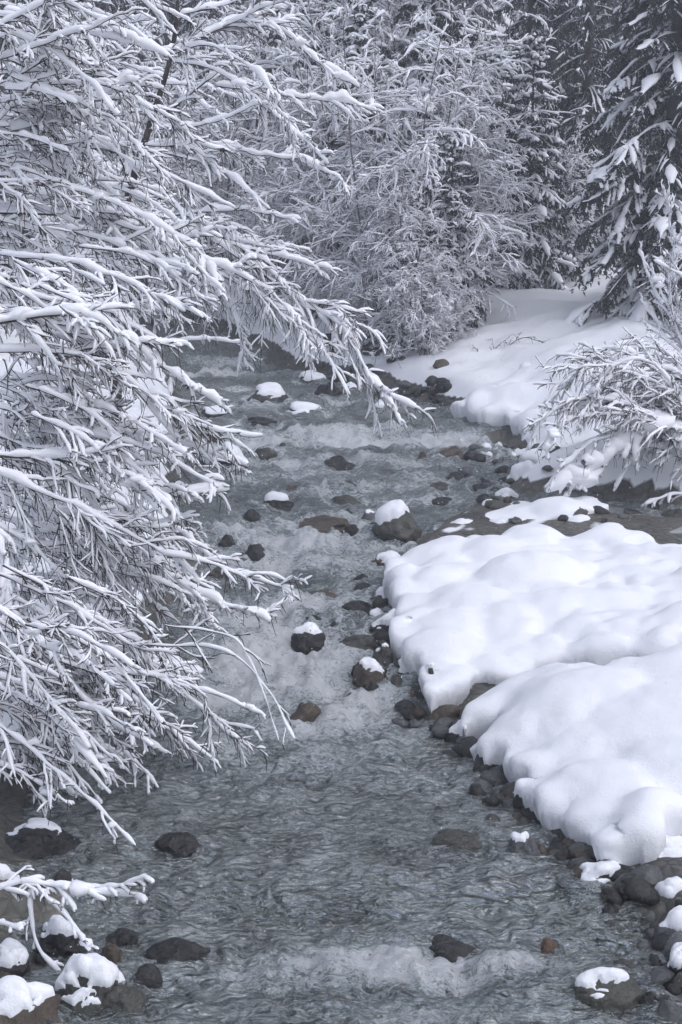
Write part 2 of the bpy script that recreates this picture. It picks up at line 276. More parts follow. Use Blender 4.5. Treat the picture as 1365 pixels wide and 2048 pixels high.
# ------------------------------------------------------------------ boulders: list first (the water parts round them)
# px centre, py waterline, width px, height px, rock material, snow (0 none), snow thickness m, cap side (dx), angular, label
B = [
 (538, 803, 78, 44, 0, .66, .10, .3, .8, 'snow-capped pointed boulder in the upper stream below the drooping branch tips'),
 (608, 829, 90, 32, 0, .66, .07, -.2, .6, 'flat-topped olive boulder with thin snow just above the small weir'),
 (428, 827, 56, 22, 1, .6, .04, .2, .6, 'low dark rock with a strip of snow, left above the weir'),
 (520, 846, 70, 15, 1, 0, 0, 0, .6, 'flat dark rock lying just upstream of the weir, without snow'),
 (420, 881, 52, 12, 2, 0, 0, 0, .4, 'low brown rock at the left end of the weir'),
 (450, 938, 100, 60, 1, .55, .18, -.1, .9, 'big black boulder under a thick smooth snow slab below the weir'),
 (533, 910, 46, 22, 0, 0, 0, 0, .5, 'foam-washed olive rock beside the small black one below the weir'),
 (567, 903, 24, 20, 1, 0, 0, 0, .4, 'small upright black rock in the foam below the weir'),
 (672, 930, 84, 21, 1, 0, 0, 0, .7, 'broad mossy black rock in mid stream below the weir'),
 (693, 977, 66, 23, 0, 0, 0, 0, .5, 'rounded olive boulder in mid stream, downstream of the mossy one'),
 (586, 980, 54, 9, 2, 0, 0, 0, .3, 'barely emerging brown rock between the snowball rock and mid stream'),
 (690, 1000, 64, 12, 0, 0, 0, 0, .3, 'low wet rock overflowed by water below the rounded olive boulder'),
 (553, 1015, 82, 30, 1, .86, .10, 0, .9, 'pointed black rock carrying a snowball on its peak'),
 (905, 912, 52, 26, 2, 0, 0, 0, .5, 'brown boulder at the right end of the weir'),
 (943, 911, 30, 18, 1, 0, 0, 0, .5, 'black stone right beside the brown boulder at the weir'),
 (846, 909, 22, 9, 2, 0, 0, 0, .3, 'tiny brown stone in the water left of the brown weir boulder'),
 (914, 953, 50, 11, 1, 0, 0, 0, .4, 'long flat dark rock in the right half of the upper stream'),
 (875, 977, 50, 19, 0, 0, 0, 0, .5, 'mossy rounded rock below the long flat dark one'),
 (884, 1004, 50, 14, 1, 0, 0, 0, .7, 'low triangular black rock right of mid stream'),
 (967, 971, 46, 15, 1, 0, 0, 0, .4, 'dark flat rock in the water near the large snow-pillowed boulder'),
 (1008, 973, 42, 24, 1, 0, 0, 0, .6, 'dark wet rock against the left side of the large snow-pillowed boulder'),
 (1055, 982, 86, 60, 0, .55, .2, 0, .5, 'large boulder under a thick snow pillow beside the leaning snowy shrub'),
 (1014, 1000, 62, 30, 0, .66, .09, .2, .5, 'tilted rock with an oblong snow cushion left of the pillowed boulder'),
 (979, 1032, 58, 36, 0, .62, .09, 0, .5, 'rounded boulder with a neat snow cap at the head of the snow bar'),
 (1026, 1026, 32, 12, 0, .4, .05, 0, .4, 'small snow-topped stone behind the head of the snow bar'),
 (1050, 914, 38, 16, 1, .1, .12, 0, .3, 'small rock hidden under an oval snow loaf near the shrub foot'),
 (972, 898, 26, 12, 1, .2, .06, 0, .4, 'small stone with a white dome of snow by the upper right shore'),
 (998, 894, 18, 10, 1, .2, .05, 0, .4, 'tiny snow-dotted stone at the upper right shore'),
 (977, 913, 26, 13, 0, .5, .04, 0, .4, 'small grey stone with a snow patch below the white-domed stone'),
 (1022, 914, 30, 10, 0, .4, .04, 0, .4, 'flat snow-dusted stone left of the oval snow loaf'),
 (920, 1066, 72, 26, 1, .15, .14, 0, .5, 'dark rock almost buried under a snow hood at the left tip of the bar'),
 (1002, 1068, 64, 26, 1, .2, .14, 0, .5, 'dark rock under hanging snow at the rear edge of the bar'),
 (1152, 1062, 76, 26, 1, .2, .16, 0, .5, 'rock under the big smooth snow loaf beside the side channel'),
 (804, 1090, 110, 84, 0, .80, .15, -.32, 1.0, 'largest mid-stream boulder, peaked, with a steep snow cap'),
 (776, 1137, 68, 40, 4, .68, .07, .3, .5, 'rust-brown boulder with a ragged snow top at the edge of the bar'),
 (504, 1032, 36, 19, 1, 0, 0, 0, .5, 'dark double-humped stone at the branch tips left of mid stream'),
 (645, 1052, 108, 23, 2, 0, 0, 0, .3, 'long low brown boulder lying across mid stream'),
 (694, 1024, 40, 10, 1, 0, 0, 0, .5, 'thin flat black rock behind the long brown boulder'),
 (740, 1037, 38, 21, 3, .9, .03, 0, .5, 'grey rounded rock with a fleck of snow right of the long brown boulder'),
 (706, 1056, 34, 10, 1, 0, 0, 0, .4, 'small black rock at the right end of the long brown boulder'),
 (752, 1052, 46, 12, 1, 0, 0, 0, .4, 'wave-washed dark rock left of the peaked boulder'),
 (511, 1120, 48, 37, 1, 0, 0, 0, .3, 'round black boulder poking out beside the left branches'),
 (481, 1113, 30, 11, 1, 0, 0, 0, .4, 'flat black rock left of the round black boulder'),
 (484, 1125, 30, 13, 3, 0, 0, 0, .3, 'pale grey stone at the foot of the round black boulder'),
 (454, 1084, 32, 19, 1, 0, 0, 0, .4, 'dark rock half hidden behind twigs above the round black boulder'),
 (437, 1149, 50, 25, 0, 0, 0, 0, .3, 'greenish round rock half hidden behind twigs, left shore'),
 (640, 1193, 84, 11, 2, 0, 0, 0, .2, 'yellowish rock under a thin sheet of fast water'),
 (724, 1157, 42, 9, 1, 0, 0, 0, .4, 'low flat rock just left of the rust-brown boulder'),
 (726, 1185, 64, 27, 1, 0, 0, 0, .5, 'dark wet rock at the shore below the rust-brown boulder'),
 (768, 1212, 46, 42, 0, .6, .09, .2, .5, 'grey-olive rock with snow hood at the bar edge above the wet slab'),
 (720, 1218, 84, 20, 1, 0, 0, 0, .8, 'black wet slab jutting out from the bar into the stream'),
 (756, 1233, 42, 20, 0, .5, .04, 0, .4, 'small rock with a snow dab below the black slab'),
 (634, 1246, 70, 21, 1, 0, 0, 0, .4, 'low dark rock behind the snow-patched black rock in mid stream'),
 (617, 1285, 68, 44, 1, .68, .06, -.3, .7, 'black boulder with a snow patch amid the mid-stream rapids'),
 (676, 1255, 38, 19, 1, 0, 0, 0, .3, 'round black stone in the rapids right of the snow-patched rock'),
 (682, 1274, 40, 15, 0, 0, 0, 0, .3, 'low olive stone below the round black one in the rapids'),
 (718, 1294, 86, 26, 0, 0, 0, 0, .5, 'broad wet rock with water pouring over it near the bar'),
 (778, 1272, 74, 54, 1, .62, .10, .2, .6, 'black boulder with a slanting snow hood at the bar edge'),
 (771, 1332, 48, 46, 0, .78, .05, -.1, .5, 'upright olive boulder with a snow dab at the stony shore'),
 (737, 1360, 68, 44, 2, .7, .05, .3, .6, 'tan boulder with a snow patch standing in the rapids at the shore'),
 (715, 1334, 26, 13, 1, 0, 0, 0, .4, 'small dark stone behind the tan boulder'),
 (746, 1383, 38, 27, 1, 0, 0, 0, .3, 'round black rock splashed by water below the tan boulder'),
 (813, 1346, 46, 34, 1, .4, .06, 0, .5, 'dark stone with lumpy snow next to the broken stump'),
 (825, 1402, 40, 30, 2, 0, 0, 0, .3, 'brown rounded stone at the shore under the snow point'),
 (878, 1410, 62, 44, 0, .55, .05, .2, .4, 'large brown-olive boulder under the snow point of the rear bar'),
 (824, 1422, 46, 22, 1, 0, 0, 0, .9, 'flat blue-black slab at the water edge under the snow point'),
 (612, 1438, 72, 40, 2, 0, 0, 0, .7, 'ridged rock with a curtain of water below the hanging twig'),
 (700, 1394, 24, 10, 0, 0, 0, 0, .3, 'tiny olive rock in foam right of the ridged rock'),
 (935, 1480, 84, 48, 1, .5, .08, .4, .9, 'angular dark rock under the first snow lobe of the front bar'),
 (990, 1546, 36, 36, 1, 0, 0, 0, .4, 'black round rock of a pair under the overhanging snow'),
 (1018, 1556, 48, 40, 0, 0, 0, 0, .4, 'olive round rock of a pair under the overhanging snow'),
 (1056, 1630, 62, 52, 1, 0, 0, 0, 1.0, 'blocky dark rock below the long snow tongue of the front bar'),
 (1098, 1642, 58, 40, 1, 0, 0, 0, .7, 'squat dark rock beside the blocky one under the snow edge'),
 (1038, 1638, 36, 18, 2, 0, 0, 0, .3, 'small brown stone at the foot of the blocky dark rock'),
 (1047, 1705, 86, 46, 3, .82, .06, -.1, .4, 'grey cracked boulder in shallow water with a small snow button on top'),
 (916, 1691, 104, 40, 0, 0, 0, 0, .7, 'bare brown-olive boulder with a pointed crest in the calm pool'),
 (1138, 1682, 56, 40, 0, 0, 0, 0, .5, 'rounded grey-brown boulder among the shore stones of the front bar'),
 (1118, 1660, 30, 22, 1, 0, 0, 0, .4, 'small dark stone behind the rounded grey-brown boulder'),
 (1194, 1684, 40, 28, 2, 0, 0, 0, .4, 'brown stone under the snow edge right of the rounded boulder'),
 (1126, 1706, 84, 16, 1, 0, 0, 0, .6, 'low row-like slab in the shallows right of the snow-button boulder'),
 (1208, 1762, 112, 46, 1, .5, .07, .2, .7, 'dark slab under the pointed snow tongue near the right edge'),
 (1345, 1742, 130, 76, 1, .3, .12, 0, .7, 'massive black rock under the snow at the right edge'),
 (1345, 1808, 64, 30, 1, .2, .14, 0, .4, 'stone below a double snow lump at the right edge'),
 (1362, 1884, 92, 62, 1, .35, .15, -.1, .6, 'black boulder with a drooping snow hood at the right edge'),
 (1305, 1846, 42, 28, 3, 0, 0, 0, .4, 'grey stone left of the snow-hooded black boulder'),
 (1228, 1862, 68, 20, 0, 0, 0, 0, .3, 'rounded rock washed over by shallow water near the right shore'),
 (1104, 1890, 64, 13, 4, 0, 0, 0, .2, 'reddish rock showing through rushing water above the front cascade'),
 (900, 1896, 120, 15, 1, 0, 0, 0, .2, 'broad dark hump under the water sheet at the lip of the front cascade'),
 (1216, 2006, 150, 74, 0, .86, .07, -.30, .4, 'big smooth olive boulder with a small snow patch in the lower right corner'),
 (1366, 1946, 84, 50, 1, .4, .14, 0, .5, 'rock with a round snow ball at the right edge above the corner stones'),
 (1345, 2026, 74, 30, 3, 0, 0, 0, .3, 'flat grey stone in the lower right corner'),
 (1298, 2000, 46, 22, 1, 0, 0, 0, .4, 'dark stone right of the big smooth corner boulder'),
 (880, 1623, 28, 8, 1, 0, 0, 0, .8, 'tiny black rock tip breaking the calm pool'),
 (355, 1698, 110, 38, 1, 0, 0, 0, .5, 'lone flat black boulder in the dark pool at left'),
 (122, 1753, 40, 15, 1, 0, 0, 0, .5, 'small black rock tip near the left shore pool'),
 (62, 1716, 190, 92, 1, .9, .03, 0, .6, 'large black boulder under the lowest twigs at the left edge'),
 (4, 1772, 76, 44, 1, .55, .12, 0, .5, 'snow-laden stone at the left edge beneath the large black boulder'),
 (58, 1748, 52, 26, 3, 0, 0, 0, .4, 'grey stone between the snow-laden stone and the small black tip'),
 (232, 1892, 94, 42, 1, 0, 0, 0, .9, 'black angular rock with a bright edge above the little side fall'),
 (220, 1924, 54, 42, 2, 0, 0, 0, .4, 'brown rounded stone between the mossy boulder and the side fall'),
 (358, 1921, 165, 40, 1, 0, 0, 0, .5, 'wide black ledge with a thin curtain of water pouring over'),
 (296, 1957, 62, 34, 1, 0, 0, 0, .3, 'round dark stone below the thin water curtain'),
 (178, 2006, 150, 112, 0, .30, .10, 0, .15, 'big mossy boulder with a wreath of snow in the lower left corner'),
 (248, 2012, 110, 44, 0, 0, 0, 0, .6, 'low flank rock leaning on the big mossy boulder'),
 (108, 1908, 120, 76, 1, .72, .09, .2, .6, 'black boulder with a snow wedge behind the big mossy boulder'),
 (20, 1950, 90, 60, 1, .7, .09, 0, .5, 'dark rock with lumpy snow at the left edge behind the corner slab'),
 (30, 2060, 180, 110, 2, .68, .12, -.2, .4, 'brown corner slab under a wide snow cushion at bottom left'),
 (660, 790, 56, 34, 1, 0, 0, 0, .6, 'dark shore rock at the far bank below the thicket'),
 (622, 764, 60, 30, 1, .4, .08, 0, .6, 'snow-topped dark rock at the far bank behind hanging twigs'),
 (700, 782, 40, 22, 0, .7, .03, 0, .5, 'olive stone in the shallows near the far bank'),
 (768, 816, 36, 20, 1, .3, .09, 0, .4, 'small snow-capped rock under the long branch tip'),
 (882, 772, 92, 48, 1, .3, .18, 0, .6, 'dark boulder under a long snow hood at the foot of the far slope'),
 (560, 796, 40, 14, 1, 0, 0, 0, .5, 'dark rock between the two snow-capped upper boulders'),
]
ICO = {}
def ico(n):
    if n not in ICO:
        bm = bmesh.new(); bmesh.ops.create_icosphere(bm, subdivisions=n, radius=1.0)
        ICO[n] = (np.array([v.co[:] for v in bm.verts]), np.array([[v.index for v in f.verts] for f in bm.faces])); bm.free()
    return ICO[n]
def rock_shape(seed, n, ang):
    r = np.random.RandomState(seed); v, f = ico(n); v = v.copy()
    for k in range(int(7 + 8 * ang)):
        d = nrm(r.normal(size=3) * np.array([1, 1, .62])); off = r.uniform(.62, .92)
        ex = np.maximum(0, v @ d - off); v = v - ex[:, None] * d * (0.55 + 0.4 * ang)
    v[:, :2] *= (1.08 - .26 * np.clip(v[:, 2:3], -.3, 1))
    s = r.uniform(0, 100, 3)
    v = v * (1 + 0.24 * fbm(v * 1.2 + s, 2, 3) + 0.065 * fbm(v * 4.0 + s, 3, 4))[:, None]
    v = v + np.array([r.uniform(-.12, .12), 0, 0]) * v[:, 2:3]
    return v, f
def normals(v, f):
    fn = np.cross(v[f[:, 1]] - v[f[:, 0]], v[f[:, 2]] - v[f[:, 0]])
    n = np.zeros_like(v)
    for k in range(3): np.add.at(n, f[:, k], fn)
    return nrm(n)
def snow_cap(v, f, t0, T, side, seed):
    """a rounded layer of snow on the upward faces"""
    n = normals(v, f); s = np.random.RandomState(seed).uniform(0, 50, 3)
    size = np.ptp(v[:, 0])
    zt = v[:, 2].max(); zb = v[:, 2].min()
    hgt = (v[:, 2] - zb) / (zt - zb)
    a = 0.5 * np.clip(n[:, 2], -1, 1) + 0.62 * hgt + side * (v[:, 0] / size) + 0.06 * fbm(v / size * 2.6 + s, 2, 8)
    m = np.clip((a - (0.40 + 0.60 * t0)) / 0.28, 0, 1)
    for _ in range(10):
        acc = np.zeros(len(v)); cnt = np.zeros(len(v))
        for k in range(3):
            np.add.at(acc, f[:, k], m[f[:, (k + 1) % 3]] + m[f[:, (k + 2) % 3]]); np.add.at(cnt, f[:, k], 2)
        m = np.where(m > 0, .5 * m + .5 * acc / np.maximum(cnt, 1), 0)
    th = T * np.sqrt(m * (2 - m)) * (.55 + .6 * np.clip(a - .55, 0, 1)) * (1 + 0.12 * fbm(v / size * 2.4 + s + 9, 2, 2))
    hn = n * np.array([1, 1, 0.2])
    p = v + np.array([0, 0, 1.0]) * th[:, None] + hn * (0.45 * np.sqrt(m) * T * (1 - .6 * m))[:, None]
    p = np.where((m <= 0)[:, None], v - n * 0.012, p)
    keep = (m[f] > 0).any(1)
    fk = f[keep]; used = np.unique(fk); mp = np.full(len(v), -1); mp[used] = np.arange(len(used))
    return p[used], mp[fk]
boulders = []          # (x, y, radius) for the water
GROUP_B = 'boulders standing in the stream'
for i, (px, py, w, h, mi, snow, T, side, ang, lab) in enumerate(B):
    p = on(px, py - h * 0.12); d = p[1]
    k = d / FPX / CP
    rx = 0.5 * w * k * 1.1; hz = max(max(h - .24 * w, .48 * h) * k - (T * .5 if snow < .7 else 0) * (snow > 0), 0.035); ry = max(min(rx * 0.85, rx), hz * .6)
    p = p + np.array([0, ry * 0.55, 0]); W = float(wat(p[1]))
    n = 5 if (d < 15.5 and w > 75) else (4 if w > 46 else 3)
    v, f = rock_shape(1000 + i, n, ang)
    v = v / np.array([np.abs(v[:, 0]).max(), np.abs(v[:, 1]).max(), 1])
    top = v[:, 2].max(); sunk = 0.5 if h > 0.3 * w else 0.35
    depth = 0.16
    rz = (hz + depth) / (top + 0.75)
    vv = v * np.array([rx, ry, rz]); vv[:, 2] += W + hz - vv[:, 2].max()
    loc = np.array([p[0], p[1], W - depth])
    vv[:, 2] -= loc[2]
    boulders.append((p[0], p[1], rx, ry, hz))
    if snow > 0:
        root = empty('boulder', loc, lab, 'boulder', GROUP_B)
        link('stone', mesh_of('boulder_stone', vv, [f]), M_ROCK[mi], root)
        cv, cf = snow_cap(vv, f, snow, T, side, i)
        if len(cf): link('snow_cap', mesh_of('boulder_snow', cv, [cf]), M_SNOW, root)
    else:
        o = link('boulder', mesh_of('boulder_stone', vv, [f]), M_ROCK[mi], None, loc)
        tag(o, lab, 'boulder', GROUP_B)

# ------------------------------------------------------------------ water
ys = [10.2]
while ys[-1] < 58: ys.append(ys[-1] + 0.021 * (max(ys[-1], 12) / 12) ** 1.55)
ys = np.array(ys); NX = 400
S = np.linspace(-1, 1, NX)
WY = np.repeat(ys[:, None], NX, 1)
WX = S[None, :] * (0.9 + 0.215 * ys)[:, None] + np.interp(ys, [0, 36, 46, 58], [0, 0, -3.5, -10])[:, None]
F_PATCH = [  # px, py, rx, ry, strength
 (760, 1935, 330, 36, .70), (600, 1960, 240, 30, .60), (800, 1910, 200, 18, .85), (640, 1922, 120, 16, .75), (1010, 1922, 160, 24, .62), (480, 1935, 90, 18, .6), (720, 2020, 360, 30, .46), (320, 1948, 110, 10, .5),
 (500, 1320, 130, 52, .72), (620, 1310, 110, 44, .55), (470, 1400, 130, 40, .70), (560, 1455, 170, 36, .70), (690, 1440, 170, 36, .58), (800, 1425, 90, 30, .50), (450, 1495, 110, 30, .66), (600, 1370, 120, 30, .62), (740, 1400, 90, 20, .55), (560, 1515, 220, 30, .48), (820, 1470, 80, 14, .5), (640, 1560, 260, 40, .28), (760, 1500, 120, 26, .4),
 (640, 1090, 130, 28, .62), (560, 1075, 100, 14, .55), (540, 1128, 110, 22, .58), (660, 1130, 100, 20, .55), (600, 1205, 150, 20, .66), (520, 1235, 120, 28, .62), (560, 1270, 80, 20, .60), (700, 1150, 60, 10, .4),
 (600, 1040, 110, 8, .55), (760, 1050, 60, 12, .6), (700, 1030, 80, 8, .4),
 (830, 950, 90, 10, .42), (650, 945, 120, 7, .42), (560, 925, 110, 9, .45), (830, 1000, 80, 8, .42), (620, 985, 110, 8, .4), (760, 970, 120, 8, .38), (470, 960, 60, 10, .4), (480, 1060, 80, 12, .5), (730, 920, 100, 7, .40), (820, 925, 100, 7, .4),
 (680, 885, 310, 8, 1.0), (480, 900, 90, 10, .8), (900, 876, 90, 7, .8), (690, 872, 280, 12, .6), (780, 862, 70, 12, .72), (620, 866, 70, 12, .62),
 (440, 745, 90, 5, .85), (430, 722, 80, 12, .42), (520, 812, 120, 5, .40), (470, 775, 70, 4, .4), (700, 800, 60, 4, .35),
]
P2 = np.stack([WX, WY, 0 * WX], -1)
foam = np.zeros_like(WX)
for px, py, rx, ry, s in F_PATCH:
    c = on(px, py); a = on(px, py - ry)[1] - c[1]; bb = c[1] - on(px, py + ry)[1]
    ry_ = np.where(WY > c[1], a, bb); rx_ = rx * c[1] / FPX
    q = ((WX - c[0]) / rx_) ** 2 + ((WY - c[1]) / ry_) ** 2
    foam = np.maximum(foam, s * np.exp(-q * 0.8))
for bx, by, rx, ry, hz in boulders:        # a thin white collar downstream of each rock
    q = np.sqrt(((WX - bx) / (rx + .09)) ** 2 + ((WY - by + .06) / (ry + .10)) ** 2)
    amt = 0.36 if by > 15.5 else 0.2
    foam = np.maximum(foam, amt * np.exp(-((q - 0.95) / 0.16) ** 2) * (0.75 + .5 * smooth(0.1, -0.2, WY - by)))
foam = foam + 0.05 + 0.15 * smooth(16.5, 18, WY) + 0.04 * smooth(24, 30, WY)
foam = foam + 0.16 * fbm(P2 * np.array([1.1, .8, 1]), 3, 21) * (0.4 + foam)
turb = np.clip(foam * 1.35, 0, 1) + 0.22 * smooth(16.8, 18.5, WY)
amp_far = smooth(60, 20, WY)
wv = -.015 + (0.040 * fbm(P2 * np.array([4.2, 3.4, 1]), 3, 31) + 0.012 * fbm(P2 * np.array([1.7, 1.5, 1]), 2, 33) + 0.010 * fbm(P2 * np.array([8.5, 12, 1]), 2, 35))
tv = 0.10 * fbm(P2 * np.array([2.4, 2.0, 1]), 3, 41) + 0.07 * (.42 - np.abs(fbm(P2 * np.array([4.4, 3.6, 1]), 3, 47))) + 0.03 * fbm(P2 * np.array([9, 7, 1]), 2, 43)
wob = 0.18 * fbm(np.stack([WX * 0.9, 0 * WX, 0 * WX], -1), 2, 51) + 0.1 * fbm(np.stack([WX * 2.4, 0 * WX, 0 * WX], -1), 2, 52)
WZ = wat(WY + wob) + wv + tv * np.clip(turb, 0, 1.2)
for bx, by, rx, ry, hz in boulders:        # water piles up before a rock, dips behind it
    q = ((WX - bx) / (rx + .15)) ** 2
    WZ = WZ + 0.03 * np.exp(-q) * (np.exp(-((WY - by - ry) / .22) ** 2) - 1.0 * np.exp(-((WY - by + ry) / .25) ** 2))
Gw = ground_z(WX, WY)
vis = (Gw < WZ + 0.12)
fc = grid_faces(len(ys), NX)
fk = fc[vis.ravel()[fc].any(1)]
used = np.unique(fk); mp = np.full(WX.size, -1); mp[used] = np.arange(len(used))
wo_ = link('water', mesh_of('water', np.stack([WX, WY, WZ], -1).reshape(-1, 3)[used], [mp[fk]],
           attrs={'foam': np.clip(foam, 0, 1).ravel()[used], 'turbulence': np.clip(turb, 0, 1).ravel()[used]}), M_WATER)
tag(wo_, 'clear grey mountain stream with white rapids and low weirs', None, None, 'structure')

# ------------------------------------------------------------------ deep snow on the bars and banks (merged pillows)
def in_poly(x, y, poly):
    r = np.zeros(np.shape(x), bool); n = len(poly); j = n - 1
    for i in range(n):
        xi, yi = poly[i][:2]; xj, yj = poly[j][:2]
        c = ((yi > y) != (yj > y)) & (x < (xj - xi) * (y - yi) / (yj - yi + 1e-12) + xi)
        r ^= c; j = i
    return r
def poly_dist(x, y, poly):
    d = np.full(np.shape(x), 1e9); n = len(poly)
    for i in range(n):
        a = np.array(poly[i][:2]); b = np.array(poly[(i + 1) % n][:2]); ab = b - a
        t_ = np.clip(((x - a[0]) * ab[0] + (y - a[1]) * ab[1]) / (ab @ ab), 0, 1)
        d = np.minimum(d, np.hypot(x - a[0] - t_ * ab[0], y - a[1] - t_ * ab[1]))
    return d
def snow_field(poly_px, seed, step, pill, amp, blur, label, name='snow_bar', edge=.20, rag=.13, extra=()):
    """deep snow inside an outline of (px, py, height over water): soft pillows over buried stones, a ragged rounded rim"""
    r = np.random.RandomState(seed); pa = np.array([on(a, b, c) for a, b, c in poly_px]); poly = list(pa)
    lo, hi = pa.min(0) - .4, pa.max(0) + .4
    X, Y = np.meshgrid(np.arange(lo[0], hi[0], step), np.arange(lo[1], hi[1], step)); Q = np.stack([X, Y, 0 * X], -1)
    db = poly_dist(X, Y, poly) * np.where(in_poly(X, Y, poly), 1, -1)
    db = db + rag * fbm(Q * 2.0, 2, seed) + .7 * rag * (.5 - np.abs(fbm(Q * 2.6, 2, seed + 7))) + .03 * vn(Q * 4.5, seed + 3)
    for _ in range(3):
        db[1:-1, 1:-1] = .2 * (db[1:-1, 1:-1] + db[:-2, 1:-1] + db[2:, 1:-1] + db[1:-1, :-2] + db[1:-1, 2:])
    num = 0; den = 0
    for p_ in pa:
        w_ = 1 / ((X - p_[0]) ** 2 + (Y - p_[1]) ** 2 + .06); num = num + w_ * p_[2]; den = den + w_
    top = num / den
    pts = [(x_, y_, r_ / 2, h_) for x_, y_, r_, h_ in extra]
    for _ in range(5000):                                  # buried stones of many sizes
        x_, y_ = r.uniform(lo[0], hi[0]), r.uniform(lo[1], hi[1]); rad = pill[0] * (pill[1] / pill[0]) ** (r.uniform(0, 1) ** 1.4)
        if any((x_ - q[0]) ** 2 + (y_ - q[1]) ** 2 < (.62 * (rad + q[2])) ** 2 for q in pts): continue
        pts.append((x_, y_, rad, amp * rad * r.uniform(.35, 1.0)))
    D = np.zeros_like(X)
    for x_, y_, rad, h_ in pts:
        ca = r.uniform(-.7, .7); dx = (X - x_) * math.cos(ca) + (Y - y_) * math.sin(ca); dy = -(X - x_) * math.sin(ca) + (Y - y_) * math.cos(ca)
        q = (dx / (rad * 1.35)) ** 2 + (dy / rad) ** 2
        D = np.maximum(D, np.where(q < 1, h_ * np.sqrt(np.clip(1 - q, 0, 1)), 0))
    Z = top + D + .05 * fbm(Q * .9, 2, seed + 1)
    for _ in range(blur):
        Z[1:-1, 1:-1] = .25 * Z[1:-1, 1:-1] + .1875 * (Z[:-2, 1:-1] + Z[2:, 1:-1] + Z[1:-1, :-2] + Z[1:-1, 2:])
    base = wat(Y) + .05; k = np.clip(db / edge, 0, 1); prof = np.sqrt(1 - (1 - k) ** 2)
    hgt = np.clip(Z + .10 * smooth(0, .9, db) - base, .08, 9)
    Z = base + hgt * (.10 * (k > 0) + .90 * prof) + .012 * vn(Q * 6, 3) * k
    # the rim leans out a little over the stones
    gy_, gx_ = np.gradient(db, step); gl_ = np.maximum(np.hypot(gx_, gy_), 1e-6); lean = .07 * np.clip(1 - np.abs(k - .35) / .35, 0, 1)
    V = np.stack([X - gx_ / gl_ * lean, Y - gy_ / gl_ * lean, Z], -1).reshape(-1, 3)
    fc_ = grid_faces(*X.shape); fk_ = fc_[(db.ravel()[fc_] > 0).all(1)]
    # close the rim down to the stones
    ed = np.concatenate([fk_[:, [i_, (i_ + 1) % 4]] for i_ in range(4)]); key = {}
    for e_ in map(tuple, ed):
        if (e_[1], e_[0]) in key: del key[(e_[1], e_[0])]
        else: key[e_] = 1
    be = np.array(list(key)); low = V.copy(); low[:, 2] = base.ravel() - .12
    low[:, 0] += (gx_ / gl_).ravel() * .10; low[:, 1] += (gy_ / gl_).ravel() * .10
    n_ = len(V); sk = np.stack([be[:, 1], be[:, 0], be[:, 0] + n_, be[:, 1] + n_], -1)
    F = np.concatenate([fk_, sk]); V = np.concatenate([V, low]); used_ = np.unique(F); mp_ = np.full(len(V), -1); mp_[used_] = np.arange(len(used_))
    o = link(name, mesh_of(name, V[used_], [mp_[F]]), M_SNOW); tag(o, label, None, None, 'structure'); return o
def mounds(L):
    """(px, py, height over water, width px, height m) -> mounds in the place"""
    r = []
    for a, b, c, w_, h_ in L:
        p = on(a, b, c); r.append((p[0], p[1], w_ * p[1] / FPX, h_))
    return r
REAR = [(775, 1165, .30), (790, 1125, .32), (845, 1095, .32), (905, 1085, .34), (985, 1082, .38), (1050, 1065, .42), (1140, 1075, .42), (1220, 1060, .45),
        (1320, 1085, .45), (1440, 1095, .5), (2150, 1120, .6), (2150, 1310, .6), (1600, 1300, .55), (1365, 1300, .5), (1110, 1318, .32), (1030, 1342, .28), (955, 1350, .28), (930, 1372, .26), (868, 1380, .24), (862, 1350, .28),
        (885, 1325, .3), (815, 1290, .3), (795, 1240, .3)]
FRONT = [(945, 1425, .26), (990, 1375, .36), (1050, 1345, .45), (1130, 1318, .62), (1240, 1300, .75), (1380, 1278, .9), (1580, 1270, 1.0), (2200, 1270, 1.0), (2300, 1640, .7), (1720, 1650, .45), (1450, 1650, .35), (1365, 1650, .34), (1290, 1690, .30),
         (1235, 1698, .22), (1215, 1660, .28), (1150, 1605, .28), (1085, 1592, .26), (1050, 1552, .28), (1005, 1515, .26), (955, 1478, .24)]
EX_R = mounds([(800, 1150, .4, 80, .20), (1050, 1075, .45, 130, .22), (1235, 1065, .5, 170, .26), (870, 1090, .35, 90, .14), (950, 1200, .4, 150, .18), (880, 1275, .4, 140, .18), (1120, 1200, .45, 140, .16), (1200, 1285, .45, 100, .16), (1130, 1310, .4, 110, .14), (930, 1365, .3, 130, .1)])
EX_F = mounds([(990, 1450, .3, 120, .16), (985, 1490, .3, 90, .12), (1085, 1585, .3, 110, .14), (1300, 1600, .5, 170, .24), (1190, 1610, .4, 120, .16), (1040, 1525, .3, 100, .14), (1150, 1420, .5, 260, .2), (1330, 1420, .7, 300, .2)])
snow_field(REAR, 3, .036, (.13, .5), .72, 4, 'pillowy snow covering the rear part of the gravel bar', extra=EX_R, rag=.16, edge=.24)
snow_field(FRONT, 8, .034, (.13, .7), .55, 6, 'smooth deep snow covering the front part of the gravel bar', extra=EX_F, rag=.19, edge=.28)
HEAD = [(960, 1040, .06), (1040, 1002, .08), (1090, 1005, .13), (1130, 992, .16), (1180, 998, .13), (1220, 1018, .08), (1150, 1036, .14), (1060, 1040, .12), (1000, 1056, .08)]
snow_field(HEAD, 5, .036, (.1, .3), .5, 4, 'low snow patch on the stones between bar and leaning shrub', rag=.1, extra=mounds([(1130, 1030, .1, 120, .2)]))
FARB = [(905, 815, .16), (960, 835, .16), (1010, 858, .14), (1050, 890, .12), (1080, 930, .14), (1200, 950, .12), (1400, 945, .22), (1420, 760, 1.3), (1180, 690, 1.3), (1050, 690, 1.1), (960, 740, .8), (905, 790, .3)]
